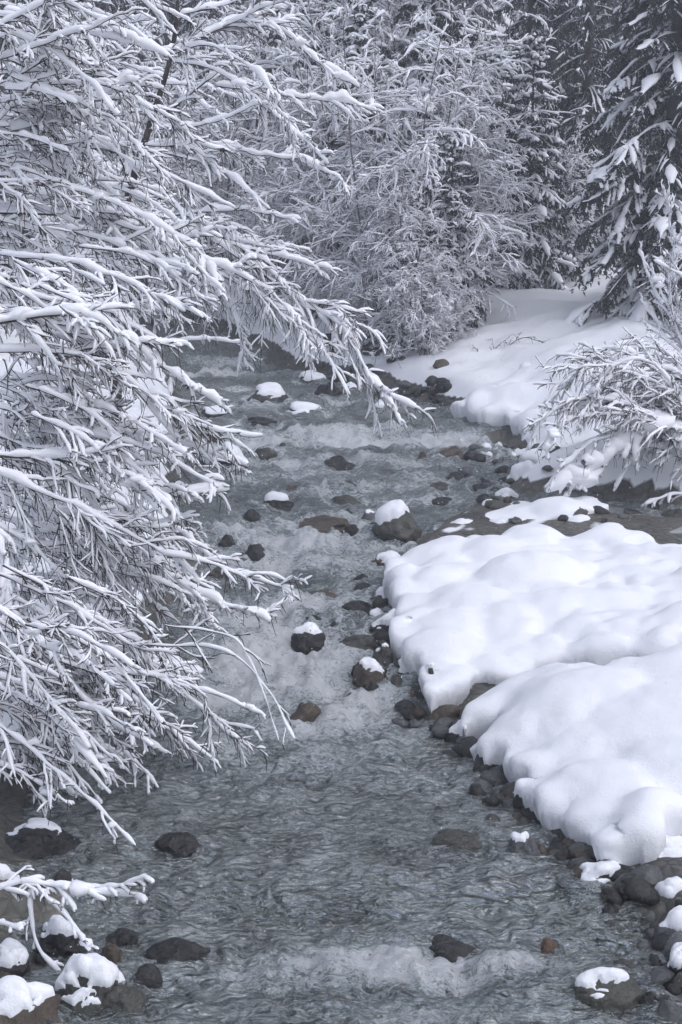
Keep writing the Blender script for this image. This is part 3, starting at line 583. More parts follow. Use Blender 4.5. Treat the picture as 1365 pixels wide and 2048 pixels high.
snow_field(FARB, 12, .06, (.25, 1.2), .45, 4, 'rounded snow bank sloping down to the upper stream', 'snow_bank', edge=.7, rag=.25, extra=mounds([(930, 810, .25, 70, .28), (985, 825, .3, 100, .32), (1030, 845, .25, 90, .3), (1060, 880, .2, 60, .2)]))

# ------------------------------------------------------------------ shore stones
rs = np.random.RandomState(77)
stone_me = []
for i in range(14):
    v, f = rock_shape(5000 + i, 2, rs.uniform(.1, .5)); v = v * np.array([1, rs.uniform(.65, .95), rs.uniform(.45, .7)])
    stone_me.append((v, f))
SH = [(700, 1200), (755, 1245), (790, 1300), (800, 1350), (835, 1400), (890, 1430), (920, 1470), (960, 1520), (1000, 1560), (1045, 1620), (1100, 1660), (1160, 1700), (1215, 1745), (1265, 1785), (1310, 1840), (1345, 1900), (1375, 1990)]
SHW = np.array([on(a, b, .03) for a, b in SH])
cache = {}
def stone(x, y, r, label, group, lift=0.0):
    k = rs.randint(14); mi = int(rs.choice([0, 1, 1, 2, 3, 0]))
    if (k, mi) not in cache:
        me = mesh_of('shore_stone', stone_me[k][0], [stone_me[k][1]]); me.materials.append(M_ROCK[mi]); cache[(k, mi)] = me
    z = max(gz1(x, y), float(wat(y)) - .05)
    o = link('shore_stone', cache[(k, mi)], None, None, (x, y, z + r * .25 + lift))
    o.scale = (r, r, r); o.rotation_euler = (rs.uniform(-.3, .3), rs.uniform(-.3, .3), rs.uniform(0, 6.28))
    tag(o, label, 'stone', group)
for i in range(160):
    t_ = rs.uniform(1.2, len(SHW) - 1.001); k = int(t_); p = SHW[k] * (1 - t_ + k) + SHW[k + 1] * (t_ - k)
    q = nrm(SHW[k + 1] - SHW[k]); nrm_ = np.array([-q[1], q[0]])     # towards the bar
    off = rs.normal(0.0, .16); r = rs.uniform(.055, .19) * (1.0 if off > 0 else .7)
    sec = ['at the shore by the black wet slab', 'at the shore between tan boulder and broken stump', 'below the snow point of the rear bar', 'under the first snow lobes of the front bar', 'at the foot of the blocky dark rock', 'beside the snow-button boulder shallows', 'on the pebbly shore near the right edge'][min(6, int((k - 1) / 2.2))]
    stone(p[0] + nrm_[0] * off, p[1] + nrm_[1] * off, r, 'small wet stone ' + sec, 'stones along the snow bar edge')
for i in range(20):
    px, py = rs.uniform(1000, 1115), rs.uniform(1316, 1352); py = max(py, 1352 - (px - 1000) * .3) ; p = on(px, py, .1)
    stone(p[0], p[1], rs.uniform(.04, .10), 'small stone in the bare gap between the two snow mounds', 'stones in the gap of the snow bar', .04)
for i in range(34):
    px, py = rs.uniform(930, 1400), rs.uniform(1008, 1062); p = on(px, py, .0)
    stone(p[0], p[1], rs.uniform(.06, .17), 'small stone in the shallow side channel behind the snow bar', 'stones in the side channel')
for i in range(30):
    px, py = rs.uniform(930, 1110), rs.uniform(868, 985); py = max(py, 845 + (px - 930) * .55); p = on(px, py, .0)
    stone(p[0], p[1], rs.uniform(.05, .16), 'small dark stone along the upper shore under the leaning shrub', 'stones along the upper right shore')
for i in range(42):
    t_ = rs.uniform(0, 1); px = 640 + 265 * t_; py = np.interp(px, [640, 700, 780, 870], [742, 752, 768, 796]) + rs.normal(4, 11); p = on(px, py, .0)
    stone(p[0], p[1], rs.uniform(.08, .21), 'dark stone in the rubble under the thicket at the far shore', 'stones along the far shore')
for i in range(14):
    px = rs.uniform(-20, 330); py = rs.uniform(1880, 2040) if px < 110 else rs.uniform(1900, 1960); p = on(px, py, .0)
    stone(p[0], p[1], rs.uniform(.03, .09), 'small black stone among the boulders in the lower left corner', 'stones in the lower left corner')

# ------------------------------------------------------------------ branches
UP = np.array([0, 0, 1.0])
def tubes(P, R, sides, lift=None, flat=1.0, wide=1.0):
    """tubes along polylines P (n,K,3) with radii R (n,K)"""
    n, K = R.shape
    T = nrm(np.gradient(P, axis=1)); S_ = np.cross(T, UP); bad = np.linalg.norm(S_, axis=-1) < .12
    S_[bad] = np.cross(T[bad], np.array([1.0, 0.2, 0])); S_ = nrm(S_); U_ = np.cross(S_, T)
    C = P if lift is None else P + UP * lift[..., None]
    a = np.arange(sides) * 2 * math.pi / sides + math.pi / 2
    V = C[:, :, None] + R[:, :, None, None] * (wide * np.cos(a)[None, None, :, None] * S_[:, :, None] + flat * np.sin(a)[None, None, :, None] * U_[:, :, None])
    i = np.arange(n * K * sides).reshape(n, K, sides); j = np.roll(i, -1, 2)
    F = np.stack([i[:, :-1], j[:, :-1], j[:, 1:], i[:, 1:]], -1).reshape(-1, 4)
    return V.reshape(-1, 3), F
class Bag:
    def __init__(s): s.v = []; s.f = []; s.n = 0
    def add(s, V, F):
        if len(V): s.v.append(V); s.f.append(F + s.n); s.n += len(V)
    def mesh(s, name, base=None, smooth_=True):
        V = np.concatenate(s.v); V = V - base if base is not None else V
        return mesh_of(name, V, s.f, smooth_)
def wood(bag, P, r0, r1, sides=3):
    k = np.linspace(0, 1, P.shape[1]); bag.add(*tubes(P, r0[:, None] * (1 - k) + r1[:, None] * k, sides))
def snow_on(bag, P, rs_, rng, sides=6, rt=0.005, freq=6.0, patch=0.0, wide=1.0, steep=.55, lump=.9, prof=None, vary=.46):
    """snow lying on top of the branches: thicker where they run level, lumpy, patchy"""
    T = nrm(np.gradient(P, axis=1)); hor = np.sqrt(np.clip(1 - T[..., 2] ** 2, 0, 1))
    nz = vn(P * freq + 31.7, 3); big = np.clip(vn(P * freq * .3 + 5, 5), 0, 1)
    R = rs_[:, None] * (0.70 + vary * nz + lump * big ** 1.5) * (steep + (1 - steep) * hor)
    if prof is not None: R = R * prof
    if patch > 0: R = R * np.clip((vn(P * freq * .45 + 77, 9) + 1 - 2 * patch) * 2.5, 0.04, 1)
    K = P.shape[1]; e = np.ones(K); e[0] = .35; e[-1] = .5
    if K > 5: e[1] = .8; e[-2] = .85
    R = np.maximum(R * e, 0.0015)
    bag.add(*tubes(P, R, sides, R * .72 + rt * .4, .86, wide))
def grow(P0, D, L, K, droop, wander, rng):
    n = len(P0); P = np.zeros((n, K, 3)); P[:, 0] = P0; D = nrm(D); st = (L / (K - 1))[:, None]
    dr = np.asarray(droop)
    for k in range(1, K):
        D = nrm(D + rng.normal(0, wander, (n, 3)) + np.array([0, 0, -1.0]) * (dr[:, None] if dr.ndim else dr) / (K - 1))
        P[:, k] = P[:, k - 1] + D * st
    return P
def sample(P, idx, t):
    K = P.shape[1]; x = np.clip(t, 0, .9999) * (K - 1); k = x.astype(int); f = (x - k)[:, None]
    a, b = P[idx, k], P[idx, k + 1]; return a * (1 - f) + b * f, nrm(b - a)
def turn(T, ang, rng, flatten=.5):
    """directions at an angle to T, mostly in the spray's plane"""
    r = rng.normal(size=T.shape); r[:, 2] *= flatten; r = nrm(r - (r * T).sum(-1, keepdims=True) * T)
    return np.cos(ang)[:, None] * T + np.sin(ang)[:, None] * r
def bez(pts, K):
    pts = np.array(pts, float); n = len(pts)
    t_ = np.concatenate([[0], np.cumsum(np.linalg.norm(np.diff(pts, axis=0), axis=1))]); t_ /= t_[-1]
    m = np.gradient(pts, t_, axis=0) if n > 2 else np.repeat((pts[1:] - pts[:1]), 2, 0)
    s = np.linspace(0, 1, K); k = np.clip(np.searchsorted(t_, s) - 1, 0, n - 2); h = (t_[k + 1] - t_[k])[:, None]; u = ((s - t_[k]) / h[:, 0])[:, None]
    return (2 * u**3 - 3 * u**2 + 1) * pts[k] + (u**3 - 2 * u**2 + u) * h * m[k] + (-2 * u**3 + 3 * u**2) * pts[k + 1] + (u**3 - u**2) * h * m[k + 1]
def bough(root, base, pts, seed, thick=.011, sn=.040, dens=1.0, l2=.34, fine=1.0, wood_m=None, droop=.55, up=0.0, ang=(18, 50), twig_sn=1.0, start=.06, bare=1.0):
    """one bough with its side twigs, snow lying on all of it"""
    rng = np.random.RandomState(seed); K = 40
    P1 = bez(pts, K); L = np.linalg.norm(np.diff(P1, axis=0), axis=1).sum()
    P1 = P1 + L * np.stack([.014 * vn(P1 * 1.9 + i * 13.1 + seed, 3) + .011 * vn(P1 * 5 + i * 7.1 + seed, 4) for i in range(3)], -1) * np.linspace(.2, 1, K)[:, None]
    P1 = P1[None]
    n2 = max(3, int(L * 9.5 * dens)); t2 = np.sort(rng.uniform(start, .98, n2)); i0 = np.zeros(n2, int)
    p, T = sample(P1, i0, t2)
    D = turn(T, np.radians(rng.uniform(*ang, n2)), rng) + UP * up
    L2 = np.clip(l2 * L * (1 - .65 * t2) * rng.uniform(.35, 1.1, n2), .1, 1.0)
    P2_ = grow(p, D, L2, 11, droop * rng.uniform(.1, 1.2, n2), .10, rng)
    n3 = np.maximum(1, (L2 * 15 * dens * fine * rng.uniform(.7, 1.3, n2)).astype(int)); idx = np.repeat(np.arange(n2), n3); N3 = len(idx); t3 = rng.uniform(.08, 1, N3)
    p, T = sample(P2_, idx, t3); D = turn(T, np.radians(rng.uniform(18, 52, N3)), rng, .8) + UP * up * .6
    L3 = np.clip(L2[idx] * .5 * (1 - .4 * t3) * rng.uniform(.4, 1.2, N3), .05, .34)
    P3 = grow(p, D, L3, 4, droop * .8 * rng.uniform(-.3, 1.4, N3), .13, rng)
    n4 = np.maximum(1, (L2 * 9 * bare * rng.uniform(.7, 1.3, n2)).astype(int)); i4 = np.repeat(np.arange(n2), n4); N4 = len(i4)
    p, T = sample(P2_, i4, rng.uniform(.05, 1, N4)); P4 = grow(p, turn(T, np.radians(rng.uniform(20, 80, N4)), rng, 1) - UP * .3, np.clip(L2[i4] * .5 * rng.uniform(.4, 1.2, N4), .06, .4), 3, 1.0, .2, rng)
    b = Bag(); wood(b, P1, np.array([thick]), np.array([thick * .35]), 5)
    wood(b, P2_[:, [0, 2, 4, 6, 8, 10]], np.full(n2, .0095), np.full(n2, .006)); wood(b, P3[:, [0, 2, 3]], np.full(N3, .006), np.full(N3, .004)); wood(b, P4, np.full(N4, .005), np.full(N4, .003))
    s = Bag(); snow_on(s, P1, np.array([sn * .95]), rng, 7, thick, 9.0)
    snow_on(s, P2_, sn * twig_sn * rng.uniform(.52, .76, n2), rng, 5, .006, 12.0, .05, 1.0, .6, .45, None, .4)
    snow_on(s, P3, sn * twig_sn * rng.uniform(.40, .58, N3), rng, 3, .004, 14.0, .05, 1.0, .6, .3, None, .3)
    nbl = rng.poisson(L * .5 * min(1, sn / .045)); v0, f0 = ico(2)
    for k in range(nbl):                                  # heavier clumps caught in the forks
        q = P1[0, rng.randint(2, K - 3)] if rng.rand() < .45 else P2_[rng.randint(n2), rng.randint(2, 9)]
        r3 = sn * rng.uniform(.8, 1.4); w = v0 * (1 + .5 * vn(v0 * 1.6 + q * 9, 6))[:, None] * np.array([1.5, 1.2, .8]) * r3
        s.add(w + q + UP * r3 * .6, np.concatenate([f0, f0[:, :1]], 1)[:, :3])
    o = link('bough', b.mesh('bough', base), wood_m or M_BARK, root); link('snow', s.mesh('bough_snow', base), M_TSNOW, o)
    return P1[0]
def shrub(name, label, cat, loc, boughs, depth, seed, group=None, jit=.35, **kw):
    root = empty(name, loc, label, cat, group); rng = np.random.RandomState(seed); base = np.array(loc)
    for i, bg_ in enumerate(boughs):
        k2 = dict(kw)
        if isinstance(bg_[-1], dict): k2.update(bg_[-1]); bg_ = bg_[:-1]
        d0 = depth + rng.uniform(-jit, jit) * 2 + k2.pop('dd', 0); d1 = d0 + rng.uniform(-jit, jit) * 2 - .2
        pts = [at(a, c, d0 + (d1 - d0) * j / max(1, len(bg_) - 1)) for j, (a, c) in enumerate(bg_)]
        bough(root, base, pts, seed * 100 + i, **k2)
    return root
def fill(edge, y0, y1, n, seed, lean=(.15, .75), lng=(140, 330)):
    """further boughs of a shrub mass between the traced ones: they leave the left and lean right and down"""
    r = np.random.RandomState(seed); out = []
    for i in range(n):
        y = y0 + (y1 - y0) * (i + r.uniform(0, 1)) / n; xe = np.interp(y, *edge) * r.uniform(.3, 1.0); l = r.uniform(*lng); s = r.uniform(*lean)
        x0 = xe - l; ya = y - l * s
        out.append([(x0, ya + l * .06), (x0 + l * .5, ya + l * (s * .38)), (xe, y)])
    return out
H_ = dict(sn=.055, thick=.018)
EDGE = ([0, 100, 200, 300, 400, 500, 600, 660, 800, 900, 1000, 1100, 1200, 1300, 1400, 1500, 1560, 1620, 1700], [400, 380, 360, 380, 400, 440, 470, 400, 420, 450, 440, 470, 470, 430, 420, 390, 320, 220, 140])
A = [[(-60, 140), (90, 90), (250, 30)], [(-60, 275), (110, 240), (270, 150), dict(sn=.075)], [(-40, 215), (150, 170), (330, 175)], [(-60, 80), (60, 20), (150, -30)],
     [(-60, 150), (180, 150), (420, 300)], [(-40, 290), (200, 300), (470, 410)], [(-30, 425), (130, 430), (290, 470), (500, 565), dict(sn=.075, thick=.022)],
     [(-60, 360), (180, 390), (400, 500)], [(-60, 500), (180, 540), (410, 640)], [(-60, 20), (150, 60), (330, 110)], [(-60, 330), (60, 300), (150, 330)], [(40, 150), (160, 80), (265, 25)],
     [(-60, 570), (150, 600), (330, 690)]]
shrub('snowy_shrub', 'snow-loaded bare shrub filling the upper left corner', 'shrub', (-5.6, 18.2, gz1(-5.6, 18.2)), A + fill(EDGE, 60, 660, 32, 5) + [q + [dict(dd=2.0, dens=.8, bare=1.6)] for q in fill(EDGE, 40, 680, 22, 55)], 18.2, 11, 'snow-loaded shrubs on the near left bank', dens=.95)
Bm = [[(-40, 650), (160, 635), (330, 740), (445, 810), dict(sn=.066, thick=.02)], [(-40, 700), (180, 720), (400, 850), (530, 872)], [(-50, 905), (200, 935), (340, 990), (465, 978), H_],
      [(-40, 770), (200, 850), (430, 905)], [(-20, 790), (330, 880), (495, 937)], [(40, 1100), (230, 1072), (400, 1030)], [(-40, 990), (150, 1060), (350, 1170), (540, 1245), H_],
      [(-40, 930), (120, 1000), (400, 1130), (580, 1172)], [(-50, 1080), (180, 1115), (380, 1190)], [(-10, 1085), (70, 1180), (240, 1290), (380, 1345), dict(sn=.06)], [(-40, 840), (150, 880), (300, 1000)],
      [(-40, 1010), (0, 1085), (20, 1250), dict(sn=.07)]]
shrub('snowy_shrub', 'drooping snow-loaded shrub reaching over the rapids from the left', 'shrub', (-4.6, 16.2, gz1(-4.6, 16.2)), Bm + fill(EDGE, 690, 1330, 36, 6, (.3, .95)) + [q + [dict(dd=1.8, dens=.9, bare=1.6)] for q in fill(EDGE, 690, 1330, 28, 66, (.3, .95))], 16.2, 12, 'snow-loaded shrubs on the near left bank', dens=1.0)
Cm = [[(-40, 1130), (200, 1250), (380, 1400), (490, 1497)], [(-40, 1200), (150, 1340), (300, 1440), (440, 1527)], [(-40, 1290), (160, 1420), (320, 1577)], [(-40, 1290), (180, 1300), (380, 1342)],
      [(-40, 1480), (120, 1500), (250, 1525)], [(-40, 1420), (100, 1530), (275, 1692), dict(dens=.6)], [(-40, 1500), (50, 1560), (110, 1700), dict(dens=.6)], [(150, 1330), (380, 1370), (500, 1420)],
      [(300, 1290), (470, 1310), (545, 1400), (590, 1478), dict(dens=.35, sn=.018, thick=.007)], [(330, 1250), (480, 1290), (520, 1360), (560, 1480), dict(dens=.3, sn=.016, thick=.006)], [(-40, 1380), (60, 1400), (190, 1490), dict(sn=.075)]]
shrub('snowy_shrub', 'lower snow-loaded shrub whose twigs dip towards the calm pool', 'shrub', (-4.1, 14.6, gz1(-4.1, 14.6)), Cm + fill(EDGE, 1330, 1620, 28, 7, (.45, 1.0)) + [q + [dict(dd=1.2, dens=.9, bare=1.8)] for q in fill(EDGE, 1330, 1640, 14, 77, (.3, .9))], 14.5, 13, 'snow-loaded shrubs on the near left bank', dens=1.0, fine=1.15, sn=.032)
D_ = [[(-50, 1800), (50, 1768), (160, 1785), (292, 1797), dict(sn=.045)], [(90, 1775), (190, 1778), (245, 1772), (295, 1752)], [(60, 1775), (60, 1800), (75, 1890), (160, 1990), dict(dens=.4)], [(80, 1785), (130, 1830), (180, 1905), dict(dens=.6)], [(-40, 1850), (10, 1850), (45, 1862), dict(dens=.4)]]
shrub('snowy_branch', 'single snow-lined branch hanging in over the lower left boulders', 'branch', (-3.4, 12.2, gz1(-3.4, 12.2)), D_, 11.9, 14, None, jit=.08, sn=.033, dens=1.1, thick=.009, l2=.26, bare=.4)

# leaning tree further up the left bank: trunk and long boughs over the water
tl = (-3.35, 25.5)
E_ = [[(345, 105), (450, 56), (540, 52), (640, 125), (718, 182), dict(sn=.075, thick=.024)], [(335, 225), (430, 150), (505, 88), dict(sn=.045, thick=.022, dens=.5)], [(430, 172), (560, 188), (768, 221), dict(sn=.075)],
      [(290, 290), (480, 300), (680, 347), dict(sn=.075)], [(300, 385), (380, 430), (500, 495), (620, 530), (660, 556), dict(sn=.075)], [(310, 380), (420, 470), (560, 570), (690, 670), (750, 765), (832, 818), dict(sn=.075, thick=.024)],
      [(350, 460), (470, 480), (620, 502)], [(380, 520), (520, 590), (640, 690), (700, 790), dict(sn=.05)], [(330, 120), (430, 140), (560, 240), (660, 330)], [(300, 300), (420, 330), (540, 420)],
      [(350, 480), (440, 560), (480, 700), (475, 750)], [(300, 260), (400, 250), (520, 210)], [(360, 30), (450, 10), (520, -20)], [(350, 60), (300, 40), (200, 60)], [(310, 220), (230, 230), (150, 260)], [(290, 300), (220, 330), (150, 380)],
      [(400, 520), (500, 560), (600, 650), (610, 740)], [(350, 430), (470, 420), (600, 440)], [(340, 110), (420, 90), (480, 120), (560, 200)], [(380, 560), (460, 600), (560, 620), (650, 700)]]
er = empty('leaning_tree', (tl[0], tl[1], gz1(*tl)), 'leaning snowy tree with mossy trunk and long boughs over the upper stream', 'tree')
base = np.array(er.location)
tp = bez([at(225, 700, 25.5), at(245, 440, 25.5), at(275, 330, 25.4), at(310, 220, 25.3), at(345, 100, 25.2), at(362, -60, 25.1)], 24)
tp[0] = base - np.array([0, 0, .3])
bb_ = Bag(); bb_.add(*tubes(tp[None], np.linspace(.085, .022, 24)[None] * (1 + .12 * vn(tp * 6, 4))[None], 9)); link('trunk', bb_.mesh('leaning_trunk', base), M_BARK, er)
rngE = np.random.RandomState(4)
for i, q in enumerate(E_):
    kw = dict(sn=.048, thick=.014, dens=.75, l2=.34, droop=.8, fine=.95)
    if isinstance(q[-1], dict): kw.update(q[-1]); q = q[:-1]
    d0, d1 = 25.3, 25.3 + rngE.uniform(-1.2, 1.0)
    bough(er, base, [at(a, c, d0 + (d1 - d0) * j / (len(q) - 1)) for j, (a, c) in enumerate(q)], 900 + i, **kw)
EDGE2 = ([0, 200, 400, 560, 640], [600, 560, 560, 600, 620])
shrub('snowy_shrub', 'snowy shrub thicket behind the leaning tree on the left bank', 'shrub', (-6.0, 28.5, gz1(-6.0, 28.5)), fill(EDGE2, 40, 690, 18, 21, (-.1, .7), (160, 340)), 28.5, 15, None, jit=.5, sn=.048, dens=.62, thick=.012, bare=.6)

# shrubs on the right bank
Rm = [[(1420, 900), (1320, 740), (1200, 698), (1130, 790), dict(sn=.05)], [(1420, 870), (1290, 790), (1160, 795), (1055, 862), dict(sn=.05)], [(1430, 900), (1310, 860), (1190, 935), (1095, 990), dict(sn=.17, thick=.02, l2=.24)],
      [(1420, 960), (1350, 930), (1300, 1005), dict(sn=.06)], [(1420, 940), (1290, 900), (1230, 985), dict(sn=.07)], [(1400, 860), (1280, 720), (1220, 740), (1180, 830)], [(1420, 820), (1310, 700), (1230, 690)], [(1420, 880), (1250, 830), (1120, 850), (1090, 900)],
      [(1420, 900), (1330, 800), (1230, 800), (1130, 830)], [(1420, 930), (1300, 950), (1180, 990)], [(1420, 1010), (1350, 990), (1290, 1012), dict(dens=.7)], [(1420, 800), (1330, 740), (1260, 770), (1210, 830)], [(1420, 860), (1350, 780), (1300, 830), (1280, 920)], [(1430, 860), (1380, 820), (1340, 900), (1330, 980)], [(1430, 920), (1280, 870), (1180, 890), (1110, 950)], [(1430, 940), (1330, 900), (1250, 940), (1200, 1000), dict(sn=.08)], [(1430, 960), (1380, 930), (1340, 970), (1300, 1010)], [(1430, 900), (1200, 800), (1100, 830), (1060, 880)], [(1430, 850), (1260, 740), (1150, 740), (1090, 820)]]
shrub('leaning_shrub', 'snow-bowed shrub arching from the right edge over the side channel', 'shrub', (5.9, 25.8, gz1(5.9, 25.8)), Rm, 26.0, 31, None, jit=.45, sn=.052, dens=1.0, droop=.9, l2=.34, fine=.6, wood_m=M_BARK)
Um = [[(1400, 760), (1350, 560), (1335, 380), dict(l2=.25)], [(1400, 740), (1310, 580), (1275, 500), dict(l2=.25)], [(1400, 720), (1320, 650), (1280, 600), dict(l2=.25)], [(1420, 700), (1380, 500), (1365, 400)], [(1420, 720), (1340, 620), (1300, 540)], [(1420, 640), (1370, 560), (1310, 520)], [(1420, 760), (1330, 680), (1290, 650)], [(1420, 800), (1350, 640), (1350, 470)]]
shrub('upright_shrub', 'snow-lined shrub with upturned twigs at the right edge', 'shrub', (6.4, 29.0, gz1(6.4, 29.0)), Um, 29.0, 32, None, jit=.3, sn=.05, dens=.9, droop=-.25, up=.35, wood_m=M_BARKG)
Sm = [[(985, 748), (1000, 710), (1045, 676), (1108, 692)], [(985, 748), (990, 700), (1020, 672)], [(985, 748), (1030, 720), (1075, 712)], [(985, 748), (960, 705), (945, 690)]]
shrub('bare_shrub', 'thin bare arching shrub on the far snow slope', 'shrub', tuple(on(985, 750, .75)), Sm, 35.5, 33, None, jit=.1, sn=.014, dens=.6, thick=.016, l2=.4)
Tm = [[(935, 790), (890, 800), (838, 832)], [(930, 800), (880, 815), (850, 835)], [(930, 790), (890, 770), (850, 775)], [(925, 800), (905, 820), (893, 838)], [(930, 790), (900, 785), (860, 800)], [(935, 800), (915, 812), (908, 836)]]
shrub('shore_shrub', 'small snowy twig tangle dipping to the water at the far bank edge', 'shrub', tuple(on(930, 805, .3)), Tm, 35.0, 34, None, jit=.2, sn=.03, dens=.9, thick=.01)

# ------------------------------------------------------------------ upright bare trees of the thicket (three forms, copied)
def alder(seed, H, nst=3, spread=1.0, sn=.028):
    rng = np.random.RandomState(seed)
    st0 = np.zeros((nst, 3)); st0[:, :2] = rng.normal(0, .18, (nst, 2)); a = rng.uniform(0, 6.28, nst)
    D = np.stack([np.cos(a) * .16 * spread, np.sin(a) * .16 * spread, np.ones(nst)], -1)
    HS = H * rng.uniform(.75, 1.0, nst); Ps = grow(st0, D, HS, 18, -.05, .035, rng)
    n1 = (HS * 5.0).astype(int); i1 = np.repeat(np.arange(nst), n1); t1 = rng.uniform(.05, .99, len(i1))
    p, T = sample(Ps, i1, t1); az = rng.uniform(0, 6.28, len(i1)); el = np.radians(rng.uniform(5, 50, len(i1)))
    D = np.stack([np.cos(az) * np.cos(el), np.sin(az) * np.cos(el), np.sin(el)], -1)
    L1 = (0.35 + 2.1 * (1 - t1) ** .55 * np.clip(t1 * 5, .6, 1)) * rng.uniform(.5, 1.1, len(i1)) * spread
    P1 = grow(p, D, L1, 11, rng.uniform(.1, 1.2, len(i1)), .13, rng)
    n2 = np.maximum(2, (L1 * 6).astype(int)); i2 = np.repeat(np.arange(len(i1)), n2); t2 = rng.uniform(.12, 1, len(i2))
    p, T = sample(P1, i2, t2); D = turn(T, np.radians(rng.uniform(20, 55, len(i2))), rng, .7); L2 = np.clip(L1[i2] * .42 * (1 - .55 * t2) * rng.uniform(.5, 1.2, len(i2)), .12, .9)
    P2_ = grow(p, D, L2, 6, rng.uniform(-.2, .9, len(i2)), .17, rng)
    n3 = np.maximum(1, (L2 * 8).astype(int)); i3 = np.repeat(np.arange(len(i2)), n3); t3 = rng.uniform(.15, 1, len(i3))
    p, T = sample(P2_, i3, t3); D = turn(T, np.radians(rng.uniform(20, 60, len(i3))), rng, .7); L3 = np.clip(L2[i3] * .5 * rng.uniform(.5, 1.2, len(i3)), .08, .4)
    P3 = grow(p, D, L3, 4, rng.uniform(-.2, .8, len(i3)), .18, rng)
    tr_ = Bag(); wood(tr_, Ps, np.full(nst, .03), np.full(nst, .007), 6)
    br = Bag(); wood(br, P1, np.full(len(P1), .012), np.full(len(P1), .005)); wood(br, P2_, np.full(len(P2_), .006), np.full(len(P2_), .0045)); wood(br, P3[:, [0, 2, 3]], np.full(len(P3), .0055), np.full(len(P3), .004))
    s = Bag(); snow_on(s, P1, sn * rng.uniform(.9, 1.5, len(P1)), rng, 5, .012, 7, .10); snow_on(s, P2_, sn * rng.uniform(.75, 1.2, len(P2_)), rng, 4, .006, 8, .14); snow_on(s, P3, sn * rng.uniform(.65, 1.0, len(P3)), rng, 3, .005, 8, .14)
    return tr_.mesh('alder_trunk'), br.mesh('alder_branches'), s.mesh('alder_snow')
for_me = {}
def tree_of(meshes, mats, parts, name, loc, label, cat, group, rz=0, s=1.0, sz=None):
    o = empty(name, loc, label, cat, group); o.rotation_euler.z = rz; o.scale = (s, s, sz or s)
    for m, mt, pn in zip(meshes, mats, parts): link(pn, m, mt, o)
    return o
AL = [alder(51, 9.0, 4, 1.05, .032), alder(52, 8.0, 5, 1.15, .032)]; AL.append(AL[1])
AM = (M_BARKG, M_BARKG, M_TSNOW); AP = ('trunk', 'crown', 'snow')
def put_alder(k, px, py, Y, label, rz, s=1.0, sz=None):
    p = at(px, py, Y); tree_of(AL[k], AM, AP, 'bare_tree', (p[0], Y, gz1(p[0], Y) - .05), label, 'tree', 'snowy bare trees of the thicket', rz, s, sz)
put_alder(0, 760, 740, 38.2, 'tall snowy bare tree with pale thin trunks left of the thicket middle', .3, .95)
put_alder(1, 870, 730, 38.0, 'tall snowy bare tree in the middle of the thicket, branches drooping', 1.9, .98)
put_alder(2, 690, 735, 40.0, 'fine-twigged snowy bare tree leaning at the left side of the thicket', 3.5, .95)
put_alder(0, 965, 720, 39.5, 'snowy bare tree arching before the dark spruces right of the thicket', 4.4, .62)
put_alder(2, 815, 745, 36.8, 'low snow-tangled bare tree at the stream end of the thicket', 5.2, .55)
put_alder(2, 735, 745, 37.6, 'low snow-tangled bare tree where the thicket meets the stream bend', 2.2, .45)
put_alder(2, 850, 745, 36.2, 'low snowy bush at the stream edge before the young spruce', 1.1, .36)
put_alder(0, 905, 745, 36.6, 'small snowy bush at the left foot of the far slope', 4.1, .3)
put_alder(1, 610, 715, 43, 'snowy bare tree behind the fine-twigged one by the stream bend', 2.7, .9)
put_alder(2, 1110, 690, 41.5, 'slender snow-lined sapling before the dark spruces by the slope', .9, .5)
put_alder(0, 560, 690, 51.0, 'hazy snowy bare tree above the stream bend', 5.6, 1.0)
put_alder(1, 440, 690, 49.0, 'hazy snowy bare tree behind the leaning tree', .8, 1.1)
put_alder(0, 300, 690, 45.0, 'snowy bare tree hidden behind the left shrubs, pale trunks', 3.9, 1.1)
put_alder(2, 150, 690, 41.0, 'snowy bare tree far behind the upper left shrub', 1.4, 1.15)
put_alder(1, 840, 715, 42.0, 'tall pale bare tree rising behind the thicket middle', 4.0, 1.15)
put_alder(2, 720, 720, 43.5, 'tall pale bare tree behind the left side of the thicket', .2, 1.3)

